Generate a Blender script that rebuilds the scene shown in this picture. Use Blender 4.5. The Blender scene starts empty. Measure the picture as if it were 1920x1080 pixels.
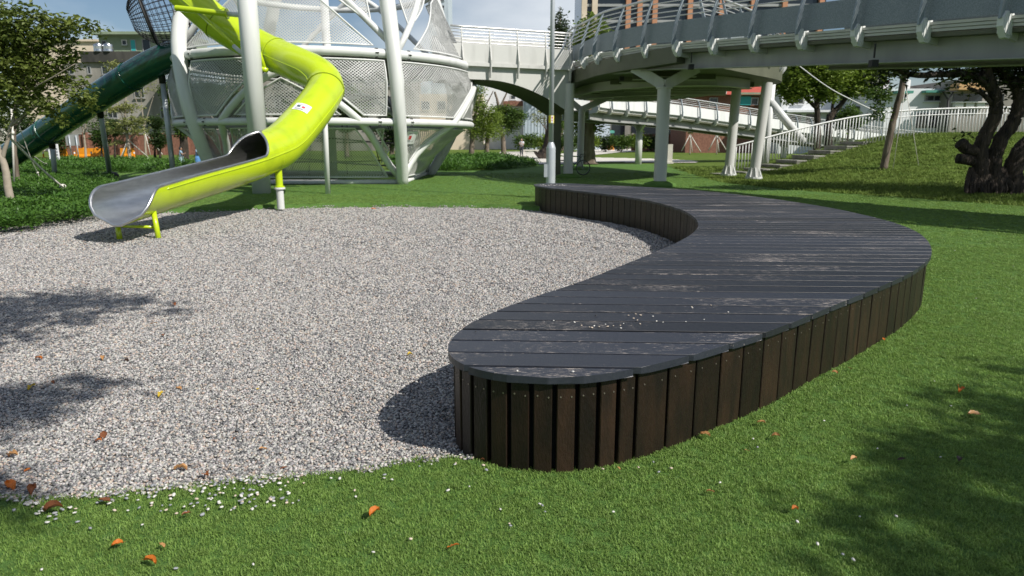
import bpy, math, random
import numpy as np
from mathutils import Vector, Matrix, noise as mnoise
random.seed(7); rng = np.random.default_rng(7)
R = math.radians
scene = bpy.context.scene
col = scene.collection

# ---------------------------------------------------------------- camera
CAMH, PITCH, FPX = 1.55, R(12.2), 1280.0
cam_d = bpy.data.cameras.new('camera'); cam = bpy.data.objects.new('camera', cam_d); col.objects.link(cam)
cam.location = (0, 0, CAMH); cam.rotation_euler = (R(90) - PITCH, 0, 0)
cam_d.sensor_width = 36; cam_d.lens = 24; cam_d.clip_start = .05; cam_d.clip_end = 3000
cam_d.dof.use_dof = True; cam_d.dof.focus_distance = 4.6; cam_d.dof.aperture_fstop = 4.0
scene.camera = cam

# ---------------------------------------------------------------- light
SUN_AZ = Vector((.81, -.58)).normalized(); SUN_EL = R(43)
sunv = Vector((SUN_AZ.x * math.cos(SUN_EL), SUN_AZ.y * math.cos(SUN_EL), math.sin(SUN_EL)))
world = bpy.data.worlds.new('World'); scene.world = world; world.use_nodes = True
wn, wl = world.node_tree.nodes, world.node_tree.links
bg = wn['Background']; sky = wn.new('ShaderNodeTexSky'); sky.sky_type = 'NISHITA'; sky.sun_disc = False
sky.sun_elevation = SUN_EL; sky.sun_rotation = math.atan2(SUN_AZ.x, SUN_AZ.y)
sky.air_density = 1.0; sky.dust_density = .3; sky.ozone_density = 2.5
# thin high cloud drifting over the whole sky
tcw = wn.new('ShaderNodeTexCoord'); mpw = wn.new('ShaderNodeMapping'); mpw.inputs['Scale'].default_value = (1.2, 1.2, 3.0)
mpw.inputs['Location'].default_value = (1.3, .4, .8)
nzw = wn.new('ShaderNodeTexNoise'); nzw.inputs['Scale'].default_value = 1.5; nzw.inputs['Detail'].default_value = 6; nzw.inputs['Roughness'].default_value = .5
rpw = wn.new('ShaderNodeMapRange'); rpw.inputs['From Min'].default_value = .44; rpw.inputs['From Max'].default_value = .66
mxw = wn.new('ShaderNodeMix'); mxw.data_type = 'RGBA'; mxw.inputs['B'].default_value = (12.5, 13.0, 13.6, 1)
mlw = wn.new('ShaderNodeMath'); mlw.operation = 'MULTIPLY'; mlw.inputs[1].default_value = .75
wl.new(tcw.outputs['Generated'], mpw.inputs['Vector']); wl.new(mpw.outputs['Vector'], nzw.inputs['Vector'])
wl.new(nzw.outputs['Fac'], rpw.inputs['Value']); wl.new(rpw.outputs['Result'], mlw.inputs[0]); wl.new(mlw.outputs[0], mxw.inputs['Factor'])
wl.new(sky.outputs['Color'], mxw.inputs['A']); wl.new(mxw.outputs['Result'], bg.inputs['Color'])
bg.inputs['Strength'].default_value = .068
sun_d = bpy.data.lights.new('sun', 'SUN'); sun = bpy.data.objects.new('sun', sun_d); col.objects.link(sun)
sun_d.energy = 5.0; sun_d.angle = R(.5); sun_d.color = (1, .955, .88)
sun.rotation_euler = (-sunv).to_track_quat('-Z', 'Y').to_euler(); sun.location = (20, -15, 30)
vs = scene.view_settings; vs.view_transform = 'Standard'; vs.look = 'None'; vs.exposure = 0.13; vs.gamma = 1; vs.use_curve_mapping = False

# ---------------------------------------------------------------- pixel to place
CP, SP = math.cos(PITCH), math.sin(PITCH)
def ray(px, py):
    x, y = px - 960, 540 - py
    return x, FPX * CP + y * SP, y * CP - FPX * SP
def P(px, py, d):
    x, f, u = ray(px, py); s = d / f
    return Vector((x * s, d, CAMH + u * s))
def G(px, py, z=0.0):
    x, f, u = ray(px, py); s = (z - CAMH) / u
    return Vector((x * s, f * s, z))

# ---------------------------------------------------------------- mesh helpers
OFF = {}
class MB:
    def __init__(s): s.v = []; s.f = []; s.m = []; s.mi = 0
    def add(s, vs_, fs_):
        o = len(s.v); s.v += [tuple(p) for p in vs_]
        for f in fs_: s.f.append(tuple(i + o for i in f)); s.m.append(s.mi)
    def box(s, c, size, rot=None):
        hx, hy, hz = size[0] / 2, size[1] / 2, size[2] / 2
        p = [Vector((x, y, z)) for x in (-hx, hx) for y in (-hy, hy) for z in (-hz, hz)]
        if rot is not None: p = [rot @ q for q in p]
        c = Vector(c)
        s.add([q + c for q in p], [(0, 1, 3, 2), (4, 6, 7, 5), (0, 4, 5, 1), (2, 3, 7, 6), (0, 2, 6, 4), (1, 5, 7, 3)])
    def bar(s, a, b, w, h, up=(0, 0, 1)):
        a, b = Vector(a), Vector(b); d = b - a; L = d.length
        if L < 1e-6: return
        d /= L; up = Vector(up)
        if abs(d.dot(up)) > .98: up = Vector((1, 0, 0))
        x = d.cross(up).normalized(); y = x.cross(d)
        q = []
        for t in (a, b):
            for i, j in ((-1, -1), (1, -1), (1, 1), (-1, 1)): q.append(t + x * (i * w / 2) + y * (j * h / 2))
        s.add(q, [(0, 1, 2, 3), (7, 6, 5, 4), (0, 4, 5, 1), (1, 5, 6, 2), (2, 6, 7, 3), (3, 7, 4, 0)])
    def tube(s, pts, r, n=12, caps=True, closed=False):
        pts = [Vector(p) for p in pts]; N = len(pts)
        rs = r if hasattr(r, '__len__') else [r] * N
        T = []
        for i in range(N):
            if closed: t = pts[(i + 1) % N] - pts[i - 1]
            else: t = pts[min(i + 1, N - 1)] - pts[max(i - 1, 0)]
            T.append(t.normalized())
        ref = Vector((0, 0, 1)) if abs(T[0].z) < .9 else Vector((1, 0, 0))
        x = T[0].cross(ref).normalized(); vv = []
        for i in range(N):
            if i: x = (x - T[i] * x.dot(T[i])).normalized()
            y = T[i].cross(x)
            for k in range(n):
                a = 2 * math.pi * k / n
                vv.append(pts[i] + (x * math.cos(a) + y * math.sin(a)) * rs[i])
        ff = []
        for i in range(N if closed else N - 1):
            j = (i + 1) % N
            for k in range(n):
                l = (k + 1) % n; ff.append((i * n + k, i * n + l, j * n + l, j * n + k))
        if caps and not closed:
            ff.append(tuple(range(n - 1, -1, -1))); ff.append(tuple((N - 1) * n + k for k in range(n)))
        s.add(vv, ff)
    def cyl(s, a, b, r, r2=None, n=14): s.tube([a, b], [r, r if r2 is None else r2], n)
    def lathe(s, base, prof, n=16):
        b = Vector(base); vv = []; ff = []; N = len(prof)
        for r, z in prof:
            for k in range(n):
                a = 2 * math.pi * k / n; vv.append(b + Vector((r * math.cos(a), r * math.sin(a), z)))
        for i in range(N - 1):
            for k in range(n):
                l = (k + 1) % n; ff.append((i * n + k, i * n + l, (i + 1) * n + l, (i + 1) * n + k))
        ff.append(tuple(range(n - 1, -1, -1))); ff.append(tuple((N - 1) * n + k for k in range(n)))
        s.add(vv, ff)
    def sphere(s, c, r, nu=10, nv=7):
        c = Vector(c); r = Vector(r) if hasattr(r, '__len__') else Vector((r, r, r))
        vv = [c + Vector((0, 0, -r.z))]; ff = []
        for j in range(1, nv):
            t = math.pi * j / nv - math.pi / 2
            for k in range(nu):
                a = 2 * math.pi * k / nu
                vv.append(c + Vector((r.x * math.cos(t) * math.cos(a), r.y * math.cos(t) * math.sin(a), r.z * math.sin(t))))
        vv.append(c + Vector((0, 0, r.z))); L = len(vv) - 1
        for k in range(nu):
            l = (k + 1) % nu; ff.append((0, 1 + l, 1 + k)); ff.append((L, 1 + (nv - 2) * nu + k, 1 + (nv - 2) * nu + l))
            for j in range(nv - 2): ff.append((1 + j * nu + k, 1 + j * nu + l, 1 + (j + 1) * nu + l, 1 + (j + 1) * nu + k))
        s.add(vv, ff)
    def poly_prism(s, poly, z0, z1):      # poly: (x, y) counter-clockwise
        n = len(poly)
        vv = [(x, y, z0) for x, y in poly] + [(x, y, z1) for x, y in poly]
        ff = [tuple(range(n - 1, -1, -1)), tuple(range(n, 2 * n))]
        for i in range(n): j = (i + 1) % n; ff.append((i, j, n + j, n + i))
        s.add(vv, ff)
    def extr(s, poly3, vec):              # planar 3-D polygon pushed along vec
        n = len(poly3); vec = Vector(vec); p = [Vector(q) for q in poly3]
        ff = [tuple(range(n - 1, -1, -1)), tuple(range(n, 2 * n))]
        for i in range(n): j = (i + 1) % n; ff.append((i, j, n + j, n + i))
        s.add(p + [q + vec for q in p], ff)
    def loft(s, rows, thick=None):        # rows of points joined to a sheet
        n = len(rows[0]); vv = [p for r in rows for p in r]; ff = []
        for i in range(len(rows) - 1):
            for k in range(n - 1): ff.append((i * n + k, i * n + k + 1, (i + 1) * n + k + 1, (i + 1) * n + k))
        s.add(vv, ff)
    def build(s, name, mat, parent=None, smooth=False, angle=None):
        me = bpy.data.meshes.new(name)
        off = OFF.get(parent.name, Vector()) if parent is not None else Vector()
        me.from_pydata([(p[0] - off.x, p[1] - off.y, p[2] - off.z) for p in s.v], [], s.f)
        for m_ in (mat if isinstance(mat, (list, tuple)) else [mat]): me.materials.append(m_)
        if isinstance(mat, (list, tuple)): me.polygons.foreach_set('material_index', s.m)
        if smooth: me.polygons.foreach_set('use_smooth', [True] * len(me.polygons))
        if angle is not None:
            me.polygons.foreach_set('use_smooth', [True] * len(me.polygons)); me.set_sharp_from_angle(angle=R(angle))
        me.update(); o = bpy.data.objects.new(name, me); col.objects.link(o)
        if parent is not None: o.parent = parent; OFF[o.name] = off
        return o
def tag(o, label=None, cat=None, group=None, kind=None):
    if label: o['label'] = label
    if cat: o['category'] = cat
    if group: o['group'] = group
    if kind: o['kind'] = kind
    return o
def thing(name, label, cat, loc=(0, 0, 0), group=None):
    o = bpy.data.objects.new(name, None); col.objects.link(o); o.location = loc; o.empty_display_size = .2
    OFF[o.name] = Vector(loc); return tag(o, label, cat, group)
def copy_obj(o, parent=None, loc=None, rot=None):
    c = o.copy(); col.objects.link(c)
    if parent is not None: c.parent = parent
    if loc is not None: c.location = loc
    if rot is not None: c.rotation_euler = rot
    return c
def arr(*l): return np.array(l, float)
def catmull(pts, n=8, closed=False):
    pts = [Vector(p) for p in pts]; N = len(pts); out = []
    for i in range(N if closed else N - 1):
        if closed: a, b, c, d = pts[i - 1], pts[i], pts[(i + 1) % N], pts[(i + 2) % N]
        else: a, b, c, d = pts[max(i - 1, 0)], pts[i], pts[i + 1], pts[min(i + 2, N - 1)]
        for k in range(n):
            t = k / n
            out.append(.5 * ((2 * b) + (c - a) * t + (2 * a - 5 * b + 4 * c - d) * t * t + (3 * b - a - 3 * c + d) * t ** 3))
    if not closed: out.append(pts[-1])
    return out
def resample(pts, step, closed=False):
    p = np.array([list(q) for q in pts], float)
    if closed: p = np.vstack([p, p[:1]])
    L = np.concatenate([[0], np.cumsum(np.linalg.norm(np.diff(p, axis=0), axis=1))])
    n = max(2, int(round(L[-1] / step))); t = np.linspace(0, L[-1], n + 1)
    q = np.stack([np.interp(t, L, p[:, i]) for i in range(p.shape[1])], 1)
    return q[:-1] if closed else q
def sdist(X, Y, poly):                     # signed distance, positive inside
    X = np.asarray(X, float); Y = np.asarray(Y, float)
    D = np.full(X.shape, 1e9); ins = np.zeros(X.shape, bool); n = len(poly)
    for i in range(n):
        ax, ay = poly[i][0], poly[i][1]; bx, by = poly[(i + 1) % n][0], poly[(i + 1) % n][1]
        ex, ey = bx - ax, by - ay; l2 = ex * ex + ey * ey + 1e-12
        t = np.clip(((X - ax) * ex + (Y - ay) * ey) / l2, 0, 1)
        D = np.minimum(D, np.hypot(X - ax - t * ex, Y - ay - t * ey))
        c = ((ay > Y) != (by > Y)) & (X < (bx - ax) * (Y - ay) / (by - ay + 1e-12) + ax); ins ^= c
    return np.where(ins, D, -D)
def sstep(a, b, x): t = np.clip((x - a) / (b - a), 0, 1); return t * t * (3 - 2 * t)
def grid_mesh(name, xs, ys, zf, mat, keep=None):
    X, Y = np.meshgrid(xs, ys); Z = zf(X, Y); nx, ny = len(xs), len(ys)
    v = np.stack([X.ravel(), Y.ravel(), Z.ravel()], 1)
    i, j = np.meshgrid(np.arange(nx - 1), np.arange(ny - 1)); a = (j * nx + i).ravel()
    f = np.stack([a, a + 1, a + 1 + nx, a + nx], 1)
    if keep is not None:
        K = keep(X, Y).ravel(); f = f[K[f].any(1)]
        used = np.zeros(len(v), bool); used[f.ravel()] = True; idx = np.cumsum(used) - 1; v = v[used]; f = idx[f]
    me = bpy.data.meshes.new(name); me.from_pydata(v.tolist(), [], f.tolist()); me.materials.append(mat)
    me.polygons.foreach_set('use_smooth', [True] * len(me.polygons)); me.update()
    o = bpy.data.objects.new(name, me); col.objects.link(o); return o

# ---------------------------------------------------------------- materials
def mat(name, c1, c2=None, rough=.6, metal=0, nscale=4, bump=0, bscale=None, stretch=(1, 1, 1), rand=0, spec=.5, lo=.35, hi=.65, coat=0, trans=None, detail=5, bdist=.02):
    m = bpy.data.materials.new(name); m.use_nodes = True; N, L = m.node_tree.nodes, m.node_tree.links
    b = N['Principled BSDF']; b.inputs['Roughness'].default_value = rough; b.inputs['Metallic'].default_value = metal
    b.inputs['Specular IOR Level'].default_value = spec
    if coat: b.inputs['Coat Weight'].default_value = coat; b.inputs['Coat Roughness'].default_value = .12
    tc = N.new('ShaderNodeTexCoord'); mp = N.new('ShaderNodeMapping'); mp.inputs['Scale'].default_value = stretch
    L.new(tc.outputs['Object'], mp.inputs['Vector'])
    oi = N.new('ShaderNodeObjectInfo'); ov = N.new('ShaderNodeVectorMath'); ov.operation = 'ADD'
    sc = N.new('ShaderNodeMath'); sc.operation = 'MULTIPLY'; sc.inputs[1].default_value = 37.0
    L.new(oi.outputs['Random'], sc.inputs[0]); L.new(mp.outputs['Vector'], ov.inputs[0]); L.new(sc.outputs[0], ov.inputs[1])
    nz = N.new('ShaderNodeTexNoise'); nz.inputs['Scale'].default_value = nscale; nz.inputs['Detail'].default_value = detail
    L.new(ov.outputs[0], nz.inputs['Vector'])
    out = None
    if c2 is not None:
        rp = N.new('ShaderNodeValToRGB'); rp.color_ramp.elements[0].position = lo; rp.color_ramp.elements[1].position = hi
        rp.color_ramp.elements[0].color = (*c1, 1); rp.color_ramp.elements[1].color = (*c2, 1)
        L.new(nz.outputs['Fac'], rp.inputs['Fac']); out = rp.outputs['Color']
    if rand:
        hs = N.new('ShaderNodeHueSaturation'); mr = N.new('ShaderNodeMapRange')
        mr.inputs['To Min'].default_value = 1 - rand; mr.inputs['To Max'].default_value = 1 + rand
        L.new(oi.outputs['Random'], mr.inputs['Value']); L.new(mr.outputs['Result'], hs.inputs['Value'])
        if out is not None: L.new(out, hs.inputs['Color'])
        else: hs.inputs['Color'].default_value = (*c1, 1)
        out = hs.outputs['Color']
    if out is not None: L.new(out, b.inputs['Base Color'])
    else: b.inputs['Base Color'].default_value = (*c1, 1)
    if bump:
        bp = N.new('ShaderNodeBump'); bp.inputs['Strength'].default_value = min(1, bump); bp.inputs['Distance'].default_value = bdist
        nb = N.new('ShaderNodeTexNoise'); nb.inputs['Scale'].default_value = bscale or nscale * 4; nb.inputs['Detail'].default_value = 6
        L.new(ov.outputs[0], nb.inputs['Vector']); L.new(nb.outputs['Fac'], bp.inputs['Height']); L.new(bp.outputs['Normal'], b.inputs['Normal'])
    if trans is not None:
        tr = N.new('ShaderNodeBsdfTranslucent'); ms = N.new('ShaderNodeMixShader'); ms.inputs[0].default_value = trans
        if out is not None: L.new(out, tr.inputs['Color'])
        else: tr.inputs['Color'].default_value = (*c1, 1)
        L.new(b.outputs[0], ms.inputs[1]); L.new(tr.outputs[0], ms.inputs[2]); L.new(ms.outputs[0], N['Material Output'].inputs['Surface'])
    return m
M = {}

# ---------------------------------------------------------------- scatter by geometry nodes (only for what nobody could count)
def scatter(name, pts, rots, scls, idx, sources, label, cat):
    src = bpy.data.collections.new(name + '_pieces')
    for s_ in sources: src.objects.link(s_)
    me = bpy.data.meshes.new(name); n = len(pts)
    me.vertices.add(n); me.vertices.foreach_set('co', np.asarray(pts, np.float32).ravel())
    for nm, ty, data, key in (('rot', 'FLOAT_VECTOR', rots, 'vector'), ('scl', 'FLOAT_VECTOR', scls, 'vector'), ('idx', 'INT', idx, 'value')):
        at = me.attributes.new(nm, ty, 'POINT'); at.data.foreach_set(key, np.asarray(data, np.int32 if ty == 'INT' else np.float32).ravel())
    me.update(); o = bpy.data.objects.new(name, me); col.objects.link(o)
    ng = bpy.data.node_groups.new(name, 'GeometryNodeTree')
    ng.interface.new_socket('Geometry', in_out='INPUT', socket_type='NodeSocketGeometry')
    ng.interface.new_socket('Geometry', in_out='OUTPUT', socket_type='NodeSocketGeometry')
    N, L = ng.nodes, ng.links
    gi, go = N.new('NodeGroupInput'), N.new('NodeGroupOutput'); ip = N.new('GeometryNodeInstanceOnPoints'); ci = N.new('GeometryNodeCollectionInfo')
    ci.inputs['Collection'].default_value = src; ci.inputs['Separate Children'].default_value = True; ci.inputs['Reset Children'].default_value = True
    m2p = N.new('GeometryNodeMeshToPoints')
    def attr(nm, ty):
        a = N.new('GeometryNodeInputNamedAttribute'); a.data_type = ty; a.inputs['Name'].default_value = nm; return a.outputs['Attribute']
    L.new(gi.outputs[0], m2p.inputs['Mesh']); L.new(m2p.outputs['Points'], ip.inputs['Points']); L.new(ci.outputs[0], ip.inputs['Instance'])
    ip.inputs['Pick Instance'].default_value = True
    L.new(attr('idx', 'INT'), ip.inputs['Instance Index'])
    e2r = N.new('FunctionNodeEulerToRotation'); L.new(attr('rot', 'FLOAT_VECTOR'), e2r.inputs[0]); L.new(e2r.outputs[0], ip.inputs['Rotation'])
    L.new(attr('scl', 'FLOAT_VECTOR'), ip.inputs['Scale']); L.new(ip.outputs[0], go.inputs[0])
    md = o.modifiers.new('scatter', 'NODES'); md.node_group = ng
    return tag(o, label, cat, kind='stuff')
def raw_obj(name, v, f, m, smooth=False):
    me = bpy.data.meshes.new(name); me.from_pydata([tuple(p) for p in v], [], f); me.materials.append(m)
    if smooth: me.polygons.foreach_set('use_smooth', [True] * len(me.polygons))
    me.update(); return bpy.data.objects.new(name, me)
# ================================================================ ground: lawn, turf, gravel
BH = .488
out_px = [(832,657),(837,640),(860,620),(887,601),(925,585),(965,569),(1007,555),(1052,540),(1092,527),(1140,508),(1180,492),(1227,473),(1267,456),(1295,440),(1308,427),
          (1309,417),(1300,406),(1280,394),(1242,382),(1205,374),(1160,367),(1110,361),(1060,355.5),(1017,350.7),(1002,347.3),(1007,344.3),(1060,343.6),(1135,347),(1210,350.5),(1285,355),(1360,362),(1435,371),
          (1500,380),(1560,390),(1625,404),(1682,419),(1720,435),(1740,452),(1747,468),(1745,482),(1730,496),(1702,514.5),(1662,532),(1635,544),(1572,569),(1495,601),(1447,620),(1382,640),(1305,664),(1200,690),
          (1150,700),(1100,707),(1050,711),(1000,710),(925,702),(875,692),(850,683),(836,668)]
OUT = [G(x, y, BH).to_2d() for x, y in out_px]
OUT = resample(catmull([(p.x, p.y, 0) for p in OUT], 6, True), .05, True)[:, :2]
def smooth_closed(p, k, it):
    for _ in range(it): p = (np.roll(p, k, 0) + 2 * p + np.roll(p, -k, 0)) / 4
    return p
OUT = smooth_closed(OUT, 2, 6)
if np.sum(OUT[:, 0] * np.roll(OUT[:, 1], -1) - np.roll(OUT[:, 0], -1) * OUT[:, 1]) < 0: OUT = OUT[::-1]
BENCH = [tuple(p) for p in OUT[::4]]

grav_near = [(-700,905),(-300,915),(0,926),(100,931),(200,926),(300,914),(400,905),(500,896),(600,886),(700,871),(800,858),(860,852)]
grav_far = [(1003,396),(900,390.5),(760,388.5),(620,390),(500,393.5),(400,397.5),(300,401),(180,406),(100,415),(50,423),(0,430),(-150,450),(-400,480)]
GRAV = [G(*p).to_2d()[:] for p in grav_near] + [(.6, 3.7), (2.0, 5.4), (3.2, 7.2), (3.8, 8.6), (3.7, 10), (3.2, 12.2), (2.5, 14.4), (1.7, 16.2)] + [G(*p, -.10).to_2d()[:] for p in grav_far]
GRAV[len(grav_near)-1] = (-.12, 3.2)
TURF = [(-27, -6), (24, -6), (24, 7), (16.5, 12), (12.3, 16.3), (10.8, 18.8), (8.9, 22), (7.9, 26), (8.3, 31), (9.9, 46), (1.6, 48), (-1, 40), (-1.0, 37), (-7, 37), (-20, 37), (-27, 30)]

def vnoise(X, Y, s, seed=0):
    return (np.sin(X * s * 1.7 + seed) * np.cos(Y * s * 1.3 + 2 * seed) + .5 * np.sin(X * s * 3.9 + Y * s * 2.7 + seed * 3) + .3 * np.cos(Y * s * 6.1 - X * s * 4.3 + seed)) / 1.8
def mound(X, Y):
    X = np.asarray(X, float); Y = np.asarray(Y, float)
    dx = np.where(X < 21, (X - 21) / 11.5, (X - 21) / 60)
    r = np.hypot(dx, (Y - 33) / np.where(Y < 33, 10.8, 9))
    h = 1.85 * (1 - sstep(.12, 1.05, r))
    back = .0035 * np.clip(Y - 48, 0, 80)
    return h + back
def z_ground(X, Y):
    s = sdist(X, Y, TURF)
    return mound(X, Y) * (1 - sstep(0, .6, s)) - .35 * sstep(.15, .9, s) + .02 * vnoise(X, Y, .8) * (s < -.5)
def z_turf(X, Y):
    s = sdist(X, Y, GRAV); w = .025 * vnoise(X, Y, 2.3, 1)
    lip = .02 * sstep(-.5, -.05, s + w) * (np.asarray(Y) > 9)
    return .0 + lip - .2 * sstep(-.02, .14, s + w) + .006 * vnoise(X, Y, 1.1, 4)
def z_grav(X, Y):
    return -.035 - .065 * sstep(5, 11, Y) - .05 * np.exp(-((X + 6.6) ** 2 + (Y - 10.6) ** 2) / .5) + .017 * vnoise(X, Y, 1.9, 2) + .006 * vnoise(X, Y, 6.5, 5)
def gz(x, y):                              # top of whatever ground is there
    if sdist(np.array([x]), np.array([y]), TURF)[0] > 0: return float(max(z_turf(np.array([x]), np.array([y]))[0], z_grav(np.array([x]), np.array([y]))[0] if sdist(np.array([x]), np.array([y]), GRAV)[0] > 0 else -9))
    return float(z_ground(np.array([x]), np.array([y]))[0])

M['lawn'] = mat('lawn_grass', (.075, .125, .022), (.125, .175, .035), .9, nscale=.9, bump=1, bscale=40, detail=9, spec=.1, lo=.3, hi=.7)
M['turf'] = mat('artificial_turf', (.085, .175, .034), (.115, .22, .05), .75, nscale=60, bump=1, bscale=160, detail=6, spec=.2, lo=.25, hi=.75)
M['path'] = mat('pale_concrete', (.55, .52, .46), (.64, .61, .56), .85, nscale=2, bump=.3)

gx = np.concatenate([-np.geomspace(30, 600, 14)[::-1], np.arange(-28, 40.1, .8), np.geomspace(42, 600, 14)])
gy = np.concatenate([-np.geomspace(8, 300, 8)[::-1], np.arange(-6, 60, .8), np.geomspace(61, 900, 16)])
tag(grid_mesh('ground', gx, gy, z_ground, M['lawn']), kind='structure')
tx = np.concatenate([np.arange(-27, -7.4, .3), np.arange(-7.4, 1.7, .06), np.arange(1.7, 5, .12), np.arange(5, 24.1, .4)])
ty = np.concatenate([np.arange(-6, 1.6, .4), np.arange(1.6, 6, .06), np.arange(6, 15, .12), np.arange(15, 18.5, .05), np.arange(18.5, 48.5, .4)])
tag(grid_mesh('artificial_turf', tx, ty, z_turf, M['turf'], lambda X, Y: sdist(X, Y, TURF) > -.12), kind='structure')

# gravel bed sheet, coloured as densely packed small stones
def gravel_mat(name, scale):
    m = bpy.data.materials.new(name); m.use_nodes = True; N, L = m.node_tree.nodes, m.node_tree.links; b = N['Principled BSDF']
    tc = N.new('ShaderNodeTexCoord'); vo = N.new('ShaderNodeTexVoronoi'); vo.inputs['Scale'].default_value = scale
    L.new(tc.outputs['Object'], vo.inputs['Vector'])
    sp = N.new('ShaderNodeSeparateColor'); L.new(vo.outputs['Color'], sp.inputs[0]); rp = pebble_ramp(N); L.new(sp.outputs[0], rp.inputs['Fac'])
    L.new(rp.outputs['Color'], b.inputs['Base Color']); b.inputs['Roughness'].default_value = .8
    bp = N.new('ShaderNodeBump'); bp.invert = True; bp.inputs['Distance'].default_value = .02; L.new(vo.outputs['Distance'], bp.inputs['Height']); L.new(bp.outputs['Normal'], b.inputs['Normal'])
    return m
def pebble_ramp(N):
    rp = N.new('ShaderNodeValToRGB'); e = rp.color_ramp
    stops = [(0, (.105, .107, .112)), (.12, (.19, .19, .19)), (.28, (.28, .275, .27)), (.46, (.385, .375, .36)), (.62, (.48, .46, .43)), (.78, (.56, .535, .50)), (.88, (.50, .42, .345)), (.93, (.40, .31, .25)), (1, (.68, .66, .63))]
    while len(e.elements) < len(stops): e.elements.new(.5)
    for el, (p, c) in zip(e.elements, stops): el.position = p; el.color = (*c, 1)
    e.interpolation = 'CONSTANT'; return rp
M['gravel'] = gravel_mat('gravel_bed', 48)
def pebble_mat(name):
    m = bpy.data.materials.new(name); m.use_nodes = True; N, L = m.node_tree.nodes, m.node_tree.links; b = N['Principled BSDF']
    oi = N.new('ShaderNodeObjectInfo'); rp = pebble_ramp(N); L.new(oi.outputs['Random'], rp.inputs['Fac'])
    tc = N.new('ShaderNodeTexCoord'); nz = N.new('ShaderNodeTexNoise'); nz.inputs['Scale'].default_value = 150
    L.new(tc.outputs['Object'], nz.inputs['Vector']); mx = N.new('ShaderNodeMix'); mx.data_type = 'RGBA'; mx.blend_type = 'MULTIPLY'; mx.inputs['Factor'].default_value = .5
    L.new(rp.outputs['Color'], mx.inputs['A']); L.new(nz.outputs['Color'], mx.inputs['B'])
    hs = N.new('ShaderNodeHueSaturation'); hs.inputs['Saturation'].default_value = .9; hs.inputs['Value'].default_value = 1.2; L.new(mx.outputs['Result'], hs.inputs['Color'])
    L.new(hs.outputs['Color'], b.inputs['Base Color']); b.inputs['Roughness'].default_value = .62; return m
M['pebble'] = pebble_mat('pebble_stone')
vx = np.arange(-19, 4, .12); vy = np.arange(2.2, 19, .12)
tag(grid_mesh('gravel_bed', vx, vy, z_grav, M['gravel'], lambda X, Y: sdist(X, Y, GRAV) > -.25), kind='structure')

def pebble_shape(seed, m):
    r_ = random.Random(seed); import bmesh
    bm = bmesh.new(); bmesh.ops.create_icosphere(bm, subdivisions=1 if seed % 3 else 2, radius=1)
    k = Vector((1, r_.uniform(.65, .9), r_.uniform(.38, .6))); off = Vector((r_.uniform(0, 50),) * 3)
    for v in bm.verts:
        n = mnoise.noise(v.co * 1.1 + off); v.co = v.co * (1 + .28 * n); v.co = Vector((v.co.x * k.x, v.co.y * k.y, v.co.z * k.z)) * .0093
    V = [v.co[:] for v in bm.verts]; F = [[v.index for v in f.verts] for f in bm.faces]; bm.free()
    return raw_obj('pebble', V, F, m, True)
peb_src = [pebble_shape(i, M['pebble']) for i in range(8)]
def in_view(X, Y, m=1.6):
    return (np.abs(X) < .76 * Y + m)
def jitter_pts(x0, x1, y0, y1, dens):
    n = int((x1 - x0) * (y1 - y0) * dens)
    return rng.uniform(x0, x1, n), rng.uniform(y0, y1, n)
PX, PY, PS = [], [], []
for y0, y1, dens, sc in ((2.3, 4.6, 11500, 1.0), (4.6, 7.0, 8500, 1.12), (7, 10.5, 4600, 1.4), (10.5, 18.5, 2100, 1.8)):
    X, Y = jitter_pts(-14.5, 3.2, y0, y1, dens)
    s = sdist(X, Y, GRAV); k = in_view(X, Y) & (s > np.where(Y > 8, .045, -.05 + .05 * vnoise(X, Y, 9))) & (sdist(X, Y, BENCH) < .12) & ((s > .05) | (rng.random(len(X)) < .55))
    PX.append(X[k]); PY.append(Y[k]); PS.append(np.full(k.sum(), sc))
# loose stones that spilled on the turf along the near edge
X, Y = jitter_pts(-3.4, .2, 2.1, 3.4, 1500); s = -sdist(X, Y, GRAV)
pr = np.exp(-s / np.where((X > -2.3) & (X < -.85), .12, .075)) * (.35 + .65 * (vnoise(X, Y, 3.1, 6) > -.1)) * np.where(X < -1.0, 1.0, .22)
k = (s > 0) & (rng.random(len(X)) < .72 * pr); cl = [(random.gauss(430, 75), random.gauss(938, 20)) for _ in range(62)] + [(random.gauss(95, 60), random.gauss(958, 18)) for _ in range(30)]; cl = [G(*q) for q in cl]
keep_ = np.flatnonzero(k)[:200]; SPILL = (np.concatenate([X[keep_], [q.x for q in cl]]), np.concatenate([Y[keep_], [q.y for q in cl]]))
PX, PY, PS = map(np.concatenate, (PX, PY, PS)); n = len(PX)
PZ = np.maximum(z_grav(PX, PY), z_turf(PX, PY)) + rng.uniform(-.001, .011, n) * np.sqrt(PS)
sc3 = np.stack([PS * rng.uniform(.55, 1.25, n)] * 3, 1)
scatter('gravel', np.stack([PX, PY, PZ], 1), np.stack([rng.normal(0, .45, n), rng.normal(0, .45, n), rng.uniform(0, 6.28, n)], 1), sc3, rng.integers(0, 8, n), peb_src,
        'grey and white pebble gravel filling the play pit', 'gravel')

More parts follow.
